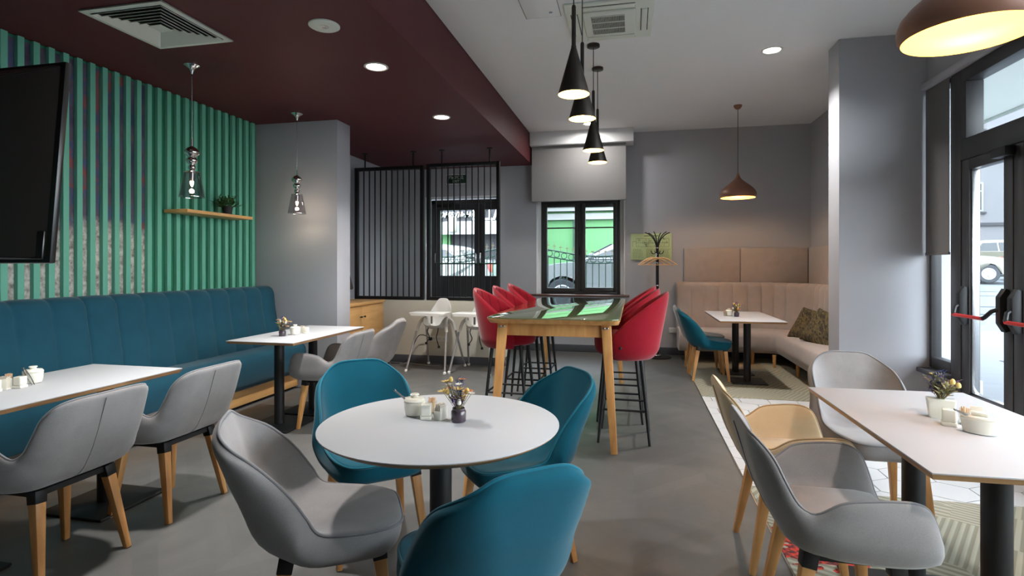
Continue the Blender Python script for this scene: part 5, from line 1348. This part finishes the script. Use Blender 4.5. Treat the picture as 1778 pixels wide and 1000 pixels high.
tongs('steel sugar tongs standing in the boat dish on the window table', 1.145, 2.305, ZT + 0.072, (0, R(20), R(-35)), 0.09)

# ------------------------------------------------------------------ outdoors
GB = 0.40      # ground level outside the back wall
def gz(y): return 0.035 * max(0.0, y - 5.0)
bm = B(); box(bm, -40, 2.75, 9.3, 60, GB - 0.2, GB); struct('ground_rear', bm, M['paving'])
bm = B(); add(bm, [(2.76, -30, 0.0), (90, -30, 0.0), (90, 5, 0.0), (2.76, 5, 0.0), (90, 11, gz(11)), (2.76, 11, gz(11))], [(0, 1, 2, 3), (3, 2, 4, 5)]); struct('ground_pavement', bm, M['paving'])
bm = B(); add(bm, [(2.76, 11, gz(11)), (90, 11, gz(11)), (90, 80, gz(80)), (2.76, 80, gz(80))], [(0, 1, 2, 3)]); struct('ground_street', bm, M['asphalt'])
bm = B()
for yy in (13.5, 15.1, 18.2, 19.8): add(bm, [(2.8, yy, gz(yy) + .01), (90, yy, gz(yy) + .01), (90, yy + .09, gz(yy + .09) + .01), (2.8, yy + .09, gz(yy + .09) + .01)], [(0, 1, 2, 3)])
o = obj('tram_rails', bm, M['tyre']); tag(o, 'dark tram rails in the street seen through the glazed door', 'rails')
bm = B(); box(bm, 4.6, 12.0, 7.8, 8.3, 0.0, 0.12, 0.01); o = obj('kerb_step', bm, M['shopgrey']); tag(o, 'grey granite step outside the glazed street door', 'step')
rt = thing('door_canopy', 'grey canopy over the street door, seen through the transom', 'canopy', (3.6, 3.0, 3.1))
bm = B(); box(bm, -0.96, 0.55, -6.0, 6.0, 0.0, 0.12, 0.01); obj('canopy_slab', bm, M['ventwhite'], rt)
bm = B(); box(bm, 0.55, 0.58, -6.0, 6.0, -0.03, 0.16, 0.004); obj('canopy_edge', bm, M['steel'], rt)

def facade_window(bm_f, parent, x, y, z, wd, ht, n=2):
    bm = B(); frame_rect(bm, x - wd / 2, x + wd / 2, z, z + ht, y - 0.06, y + 0.02, 0.09); box(bm, x - 0.04, x + 0.04, y - 0.05, y, z, z + ht); box(bm, x - wd / 2, x + wd / 2, y - 0.05, y, z + ht * .68, z + ht * .68 + .07)
    f_ = obj('window', bm, M['bandwhite'], parent)
    bm = B(); box(bm, x - wd / 2 + .05, x + wd / 2 - .05, y - 0.02, y - 0.01, z + .05, z + ht - .05); obj('pane', bm, M['carglass'], f_)
    bm = B(); box(bm, x - wd / 2 - .12, x + wd / 2 + .12, y - 0.14, y, z - 0.12, z - 0.02); obj('ledge', bm, M['shopgrey'], f_)
rt = thing('street_building', 'pale rendered building across the street seen through the glazed door', 'building', (22, 36, 0))
bm = B(); box(bm, -19, 22, 0, 6, 0.6, 13.5); obj('wall', bm, M['facade'], rt)
bm = B(); box(bm, -19, 22, -0.12, 0, 3.55, 3.72); box(bm, -19, 22, -0.2, 0, 7.3, 7.5); box(bm, -19, 22, -0.1, 0, 1.0, 1.5); obj('string_course', bm, M['shopgrey'], rt)
for k in range(9):
    facade_window(None, rt, -16.15 + 4.2 * k, 0.0, 4.35, 1.5, 1.65)
    facade_window(None, rt, -16.15 + 4.2 * k, 0.0, 9.0, 1.5, 2.0)
rt = thing('street_building', 'tall pale blue building across the street seen through the transom', 'building', (22, 44, 0))
bm = B(); box(bm, -16, 30, 0, 6, 0.6, 24); obj('wall', bm, M['facadeblue'], rt)
for k in range(6): facade_window(None, rt, -8 + 6 * k, 0.0, 15.5, 1.8, 2.6)
rt = thing('street_building', 'beige building corner with cornice at the right edge of the transom', 'building', (27.5, 30, 0))
bm = B(); box(bm, -1.2, 2.5, 0, 4, 0.6, 12.0); obj('wall', bm, M['carbeige'], rt)
bm = B(); box(bm, -1.6, 2.8, -0.3, 4, 12.0, 12.6); obj('cornice', bm, M['carbeige'], rt)

def car(name, label, loc, rz, paintm, suv=True, group='cars in the street'):
    rt = thing(name, label, 'car', loc, rz, group)
    L = 4.4; Wd = 1.8
    side = [(-2.2, 0.42), (-2.22, 0.75), (-2.12, 1.02), (-1.98, 1.08), (0.85, 1.05), (1.55, 0.98), (2.05, 0.86), (2.2, 0.68), (2.2, 0.36), (1.86, 0.30)]
    arch = lambda cx: [(cx + 0.40 * math.cos(R(a)), 0.33 + 0.40 * math.sin(R(a))) for a in range(0, 181, 20)]
    side = side[:-1] + [(2.15, 0.28)] + arch(1.38) + arch(-1.35) + [(-2.1, 0.30)]
    bm = B(); n = len(side); lay = []
    for wv, sc_ in ((-Wd / 2, 0.965), (-Wd / 2 + 0.07, 1.0), (Wd / 2 - 0.07, 1.0), (Wd / 2, 0.965)):
        lay.append([bm.verts.new((x * (1 if sc_ == 1 else 0.992), wv, 0.65 + (z - 0.65) * sc_)) for x, z in side])
    for A, Bq in zip(lay[:-1], lay[1:]):
        for k in range(n): bm.faces.new((A[k], A[(k + 1) % n], Bq[(k + 1) % n], Bq[k]))
    bm.faces.new(lay[0][::-1]); bm.faces.new(lay[-1]); bmesh.ops.triangulate(bm, faces=[f for f in bm.faces if len(f.verts) > 4])
    obj('body', bm, paintm, rt, ang=35)
    top = 1.62 if suv else 1.45
    rear = -1.95 if suv else -1.5
    g = [(rear - 0.12, 1.06), (1.0, 1.04), (0.30, top - 0.04), (-0.1, top), (rear + 0.5, top), (rear + 0.18, top - 0.08)]
    bm = B(); m_ = len(g); lay = []
    for wv, ins in ((-Wd / 2 + 0.05, 0), (Wd / 2 - 0.05, 0)):
        lay.append([bm.verts.new((x, (wv * (0.78 if z > 1.2 else 1.0)), z)) for x, z in g])
    for k in range(m_): bm.faces.new((lay[0][k], lay[0][(k + 1) % m_], lay[1][(k + 1) % m_], lay[1][k]))
    bm.faces.new(lay[0][::-1]); bm.faces.new(lay[1]); bmesh.ops.bevel(bm, geom=bm.edges[:], offset=0.03, segments=2, affect='EDGES'); obj('cabin', bm, paintm, rt, ang=35)
    # side glass panels lying on the sloping cabin side
    for s in (-1, 1):
        def wy(z): return s * ((Wd / 2 - 0.05) * (1.0 - 0.22 * min(1, (z - 1.05) / (top - 1.05))) + 0.012)
        for a, b_, c_, d_ in (((rear + 0.12, 1.12), (rear + 0.95, 1.12), (rear + 0.95, top - 0.12), (rear + 0.42, top - 0.14)), ((rear + 1.02, 1.12), (-0.02, 1.12), (-0.02, top - 0.11), (rear + 1.02, top - 0.12)), ((0.05, 1.12), (0.80, 1.11), (0.26, top - 0.14), (0.05, top - 0.11))):
            bm = B(); q = [a, b_, c_, d_]; vs = [(x, wy(z), z) for x, z in q] + [(x, wy(z) - s * 0.012, z) for x, z in q]
            add(bm, vs, [(0, 1, 2, 3), (7, 6, 5, 4), (0, 4, 5, 1), (1, 5, 6, 2), (2, 6, 7, 3), (3, 7, 4, 0)]); obj('side_window', bm, M['carglass'], rt, smooth=False)
    bm = B(); hw_ = 0.62
    add(bm, [(0.92, -0.72, 1.10), (0.92, 0.72, 1.10), (0.36, hw_, top - 0.08), (0.36, -hw_, top - 0.08), (0.98, -0.72, 1.10), (0.98, 0.72, 1.10), (0.42, hw_, top - 0.07), (0.42, -hw_, top - 0.07)], [(0, 1, 2, 3), (7, 6, 5, 4), (0, 4, 5, 1), (1, 5, 6, 2), (2, 6, 7, 3), (3, 7, 4, 0)]); obj('windscreen', bm, M['carglass'], rt, smooth=False)
    bm = B(); r_ = rear
    add(bm, [(r_ - 0.08, -0.68, 1.14), (r_ - 0.08, 0.68, 1.14), (r_ + 0.16, 0.6, top - 0.14), (r_ + 0.16, -0.6, top - 0.14), (r_ - 0.13, -0.68, 1.14), (r_ - 0.13, 0.68, 1.14), (r_ + 0.10, 0.6, top - 0.14), (r_ + 0.10, -0.6, top - 0.14)], [(0, 1, 2, 3), (7, 6, 5, 4), (0, 4, 5, 1), (1, 5, 6, 2), (2, 6, 7, 3), (3, 7, 4, 0)]); obj('rear_window', bm, M['carglass'], rt, smooth=False)
    for cx in (1.38, -1.35):
        for s in (-1, 1):
            bm = B(); lathe(bm, [(0.20, -0.09), (0.31, -0.09), (0.34, -0.06), (0.34, 0.06), (0.31, 0.09), (0.20, 0.09)], 32); bmesh.ops.rotate(bm, matrix=Matrix.Rotation(R(90), 3, 'X'), verts=bm.verts); bmesh.ops.translate(bm, vec=(cx, s * (Wd / 2 - 0.09), 0.34), verts=bm.verts); wh = obj('wheel', bm, M['tyre'], rt)
            bm = B(); lathe(bm, [(0, 0), (0.05, 0.012), (0.05, 0.0), (0.05, 0.0)], 16)
            for k in range(5):
                a = R(72 * k); bar(bm, (0.03 * math.cos(a), 0.03 * math.sin(a), 0), (0.2 * math.cos(a), 0.2 * math.sin(a), 0.0), 0.06, 0.03, 0.045, 0.02)
            lathe(bm, [(0.19, -0.02), (0.215, -0.01), (0.215, 0.01), (0.19, 0.02)], 32); lathe(bm, [(0, -0.05), (0.2, -0.05), (0.2, -0.04), (0, -0.04)], 32)
            bmesh.ops.rotate(bm, matrix=Matrix.Rotation(R(90 * s), 3, 'X') if s < 0 else Matrix.Rotation(R(-90), 3, 'X'), verts=bm.verts)
            if s < 0: bmesh.ops.rotate(bm, matrix=Matrix.Rotation(R(180), 3, 'X'), verts=bm.verts)
            bmesh.ops.translate(bm, vec=(cx, s * (Wd / 2 - 0.012), 0.34), verts=bm.verts); obj('alloy_rim', bm, M['rim'], wh)
    for s in (-1, 1):
        bm = B(); box(bm, -2.225, -2.10, s * 0.76 - 0.10, s * 0.76 + 0.10, 0.78, 0.98, 0.02); obj('tail_lamp', bm, M['lampred'], rt)
        bm = B(); box(bm, 2.02, 2.19, s * 0.72 - 0.13, s * 0.72 + 0.13, 0.66, 0.80, 0.03); obj('headlamp', bm, M['steel'], rt)
        bm = B(); box(bm, 0.72, 0.84, s * 0.99 - 0.07, s * 0.99 + 0.07, 1.06, 1.18, 0.03); obj('wing_mirror', bm, paintm, rt)
        bm = B(); box(bm, -0.75, -0.55, s * 0.905 - 0.012, s * 0.905 + 0.012, 0.88, 0.91, 0.005); box(bm, 0.15, 0.35, s * 0.905 - 0.012, s * 0.905 + 0.012, 0.88, 0.91, 0.005); obj('door_handle', bm, M['steel'], rt)
    bm = B(); box(bm, -2.24, -2.1, -0.85, 0.85, 0.40, 0.60, 0.04); box(bm, 2.1, 2.24, -0.85, 0.85, 0.34, 0.52, 0.04); obj('bumper', bm, paintm, rt)
    return rt
car('car', 'large white car close outside the back window behind the iron fence', (-0.03, 12.0, GB), R(180), M['carwhite'], suv=False)
car('car', 'white car seen through the rear entrance door behind the bars', (-5.4, 13.2, GB), R(178), M['carwhite'], suv=False)
car('car', 'olive green car parked across the street, seen through the glazed door', (16.6, 25.2, gz(25.2)), R(-22), M['carolive'])
car('car', 'beige car across the street behind the olive one', (17.0, 29.5, gz(29.5)), R(-5), M['carbeige'])
car('car', 'pale green car glimpsed beside the dark roller blind', (11.5, 24.5, gz(24.5)), R(-15), M['carbeige'])

# buildings behind the back wall
rt = thing('green_building', 'bright green building with white bands behind the back window', 'building', (1.5, 20, 0))
bm = B(); box(bm, -6.6, 1.2, 0, 5, GB, 9); obj('wall', bm, M['facadegreen'], rt)
bm = B(); box(bm, -6.62, 1.2, -0.30, 0, 3.28, 3.42); box(bm, -6.62, 1.2, -0.18, 0, 2.98, 3.20); box(bm, -6.62, 1.2, -0.35, 0, 3.42, 3.5); obj('white_band', bm, M['bandwhite'], rt)
bm = B(); tube(bm, [(-3.6, -0.1, GB), (-3.6, -0.1, 3.7), (-1.4, -0.1, 3.75)], 0.04, 8); obj('drain_pipe', bm, M['ironwork'], rt)
rt = thing('shop_building', 'grey shopfront with white lettering seen through the rear entrance door', 'building', (-5.4, 16.5, 0))
bm = B(); box(bm, -3.2, 1.55, 0, 2.9, GB, 6.5); obj('wall', bm, M['shopgrey'], rt)
bm = B(); add(bm, [(-0.35, -0.02, 2.72), (1.55, -0.02, 2.72), (1.55, -0.02, 2.35), (-0.6, -0.02, 2.35), (-0.35, -0.5, 2.66), (1.55, -0.5, 2.66), (1.55, -0.65, 2.27), (-0.75, -0.65, 2.27)], [(0, 1, 5, 4), (4, 5, 6, 7), (7, 6, 2, 3), (0, 4, 7, 3), (1, 2, 6, 5)]); obj('awning', bm, M['bandwhite'], rt)
bm = B(); box(bm, -3.2, -0.2, -0.1, 0.0, GB, 2.3); obj('green_panel', bm, M['facadegreen'], rt)
bm = B(); box(bm, -0.05, 0.22, -0.75, -0.70, 2.33, 2.78, 0.01); obj('hanging_sign', bm, M['carbeige'], rt)
text_obj('lettering', 'шиональное', 0.30, (-0.12, -0.04, 2.93), (R(90), 0, 0), M['signwhite'], rt, 0.02, shear=0.35, bold=0.006)
text_obj('lettering', 'ЕДА', 0.50, (0.98, -0.04, 2.90), (R(90), 0, 0), M['signwhite'], rt, 0.02, bold=0.012)

# iron fence between building and street
rt = thing('iron_fence', 'ornate dark green iron fence with circles outside the back window', 'fence', (-1.9, 10.2, GB))
def ftop(x): return 1.20 + 0.09 * math.cos((x + 0.2) * 2.1)
bm = B(); x = -3.2
while x < 2.6:
    box(bm, x - 0.008, x + 0.008, -0.008, 0.008, 0, ftop(x) - 0.12); x += 0.118
obj('bars', bm, M['ironwork'], rt, smooth=False)
bm = B(); tube(bm, [(-3.2 + 0.1 * k, 0, ftop(-3.2 + 0.1 * k)) for k in range(59)], 0.012, 6); tube(bm, [(-3.2 + 0.1 * k, 0, ftop(-3.2 + 0.1 * k) - 0.13) for k in range(59)], 0.012, 6); tube(bm, [(-3.2, 0, 0.12), (2.6, 0, 0.12)], 0.012, 6); obj('rails', bm, M['ironwork'], rt)
bm = B(); x = -3.14
while x < 2.6:
    c_ = ftop(x) - 0.065; tube(bm, [(x + 0.052 * math.cos(a * PI / 8), 0, c_ + 0.052 * math.sin(a * PI / 8)) for a in range(16)], 0.008, 5, closed=True); x += 0.135
obj('circles', bm, M['ironwork'], rt)
bm = B(); x = -3.2
while x < 2.6:
    zz = ftop(x); tube(bm, [(x, 0, zz), (x, 0, zz + 0.14)], [0.007, 0.003], 5); box(bm, x - 0.028, x + 0.028, -0.006, 0.006, zz + 0.075, zz + 0.09); x += 0.118
obj('spear_tips', bm, M['gold'], rt, smooth=False)
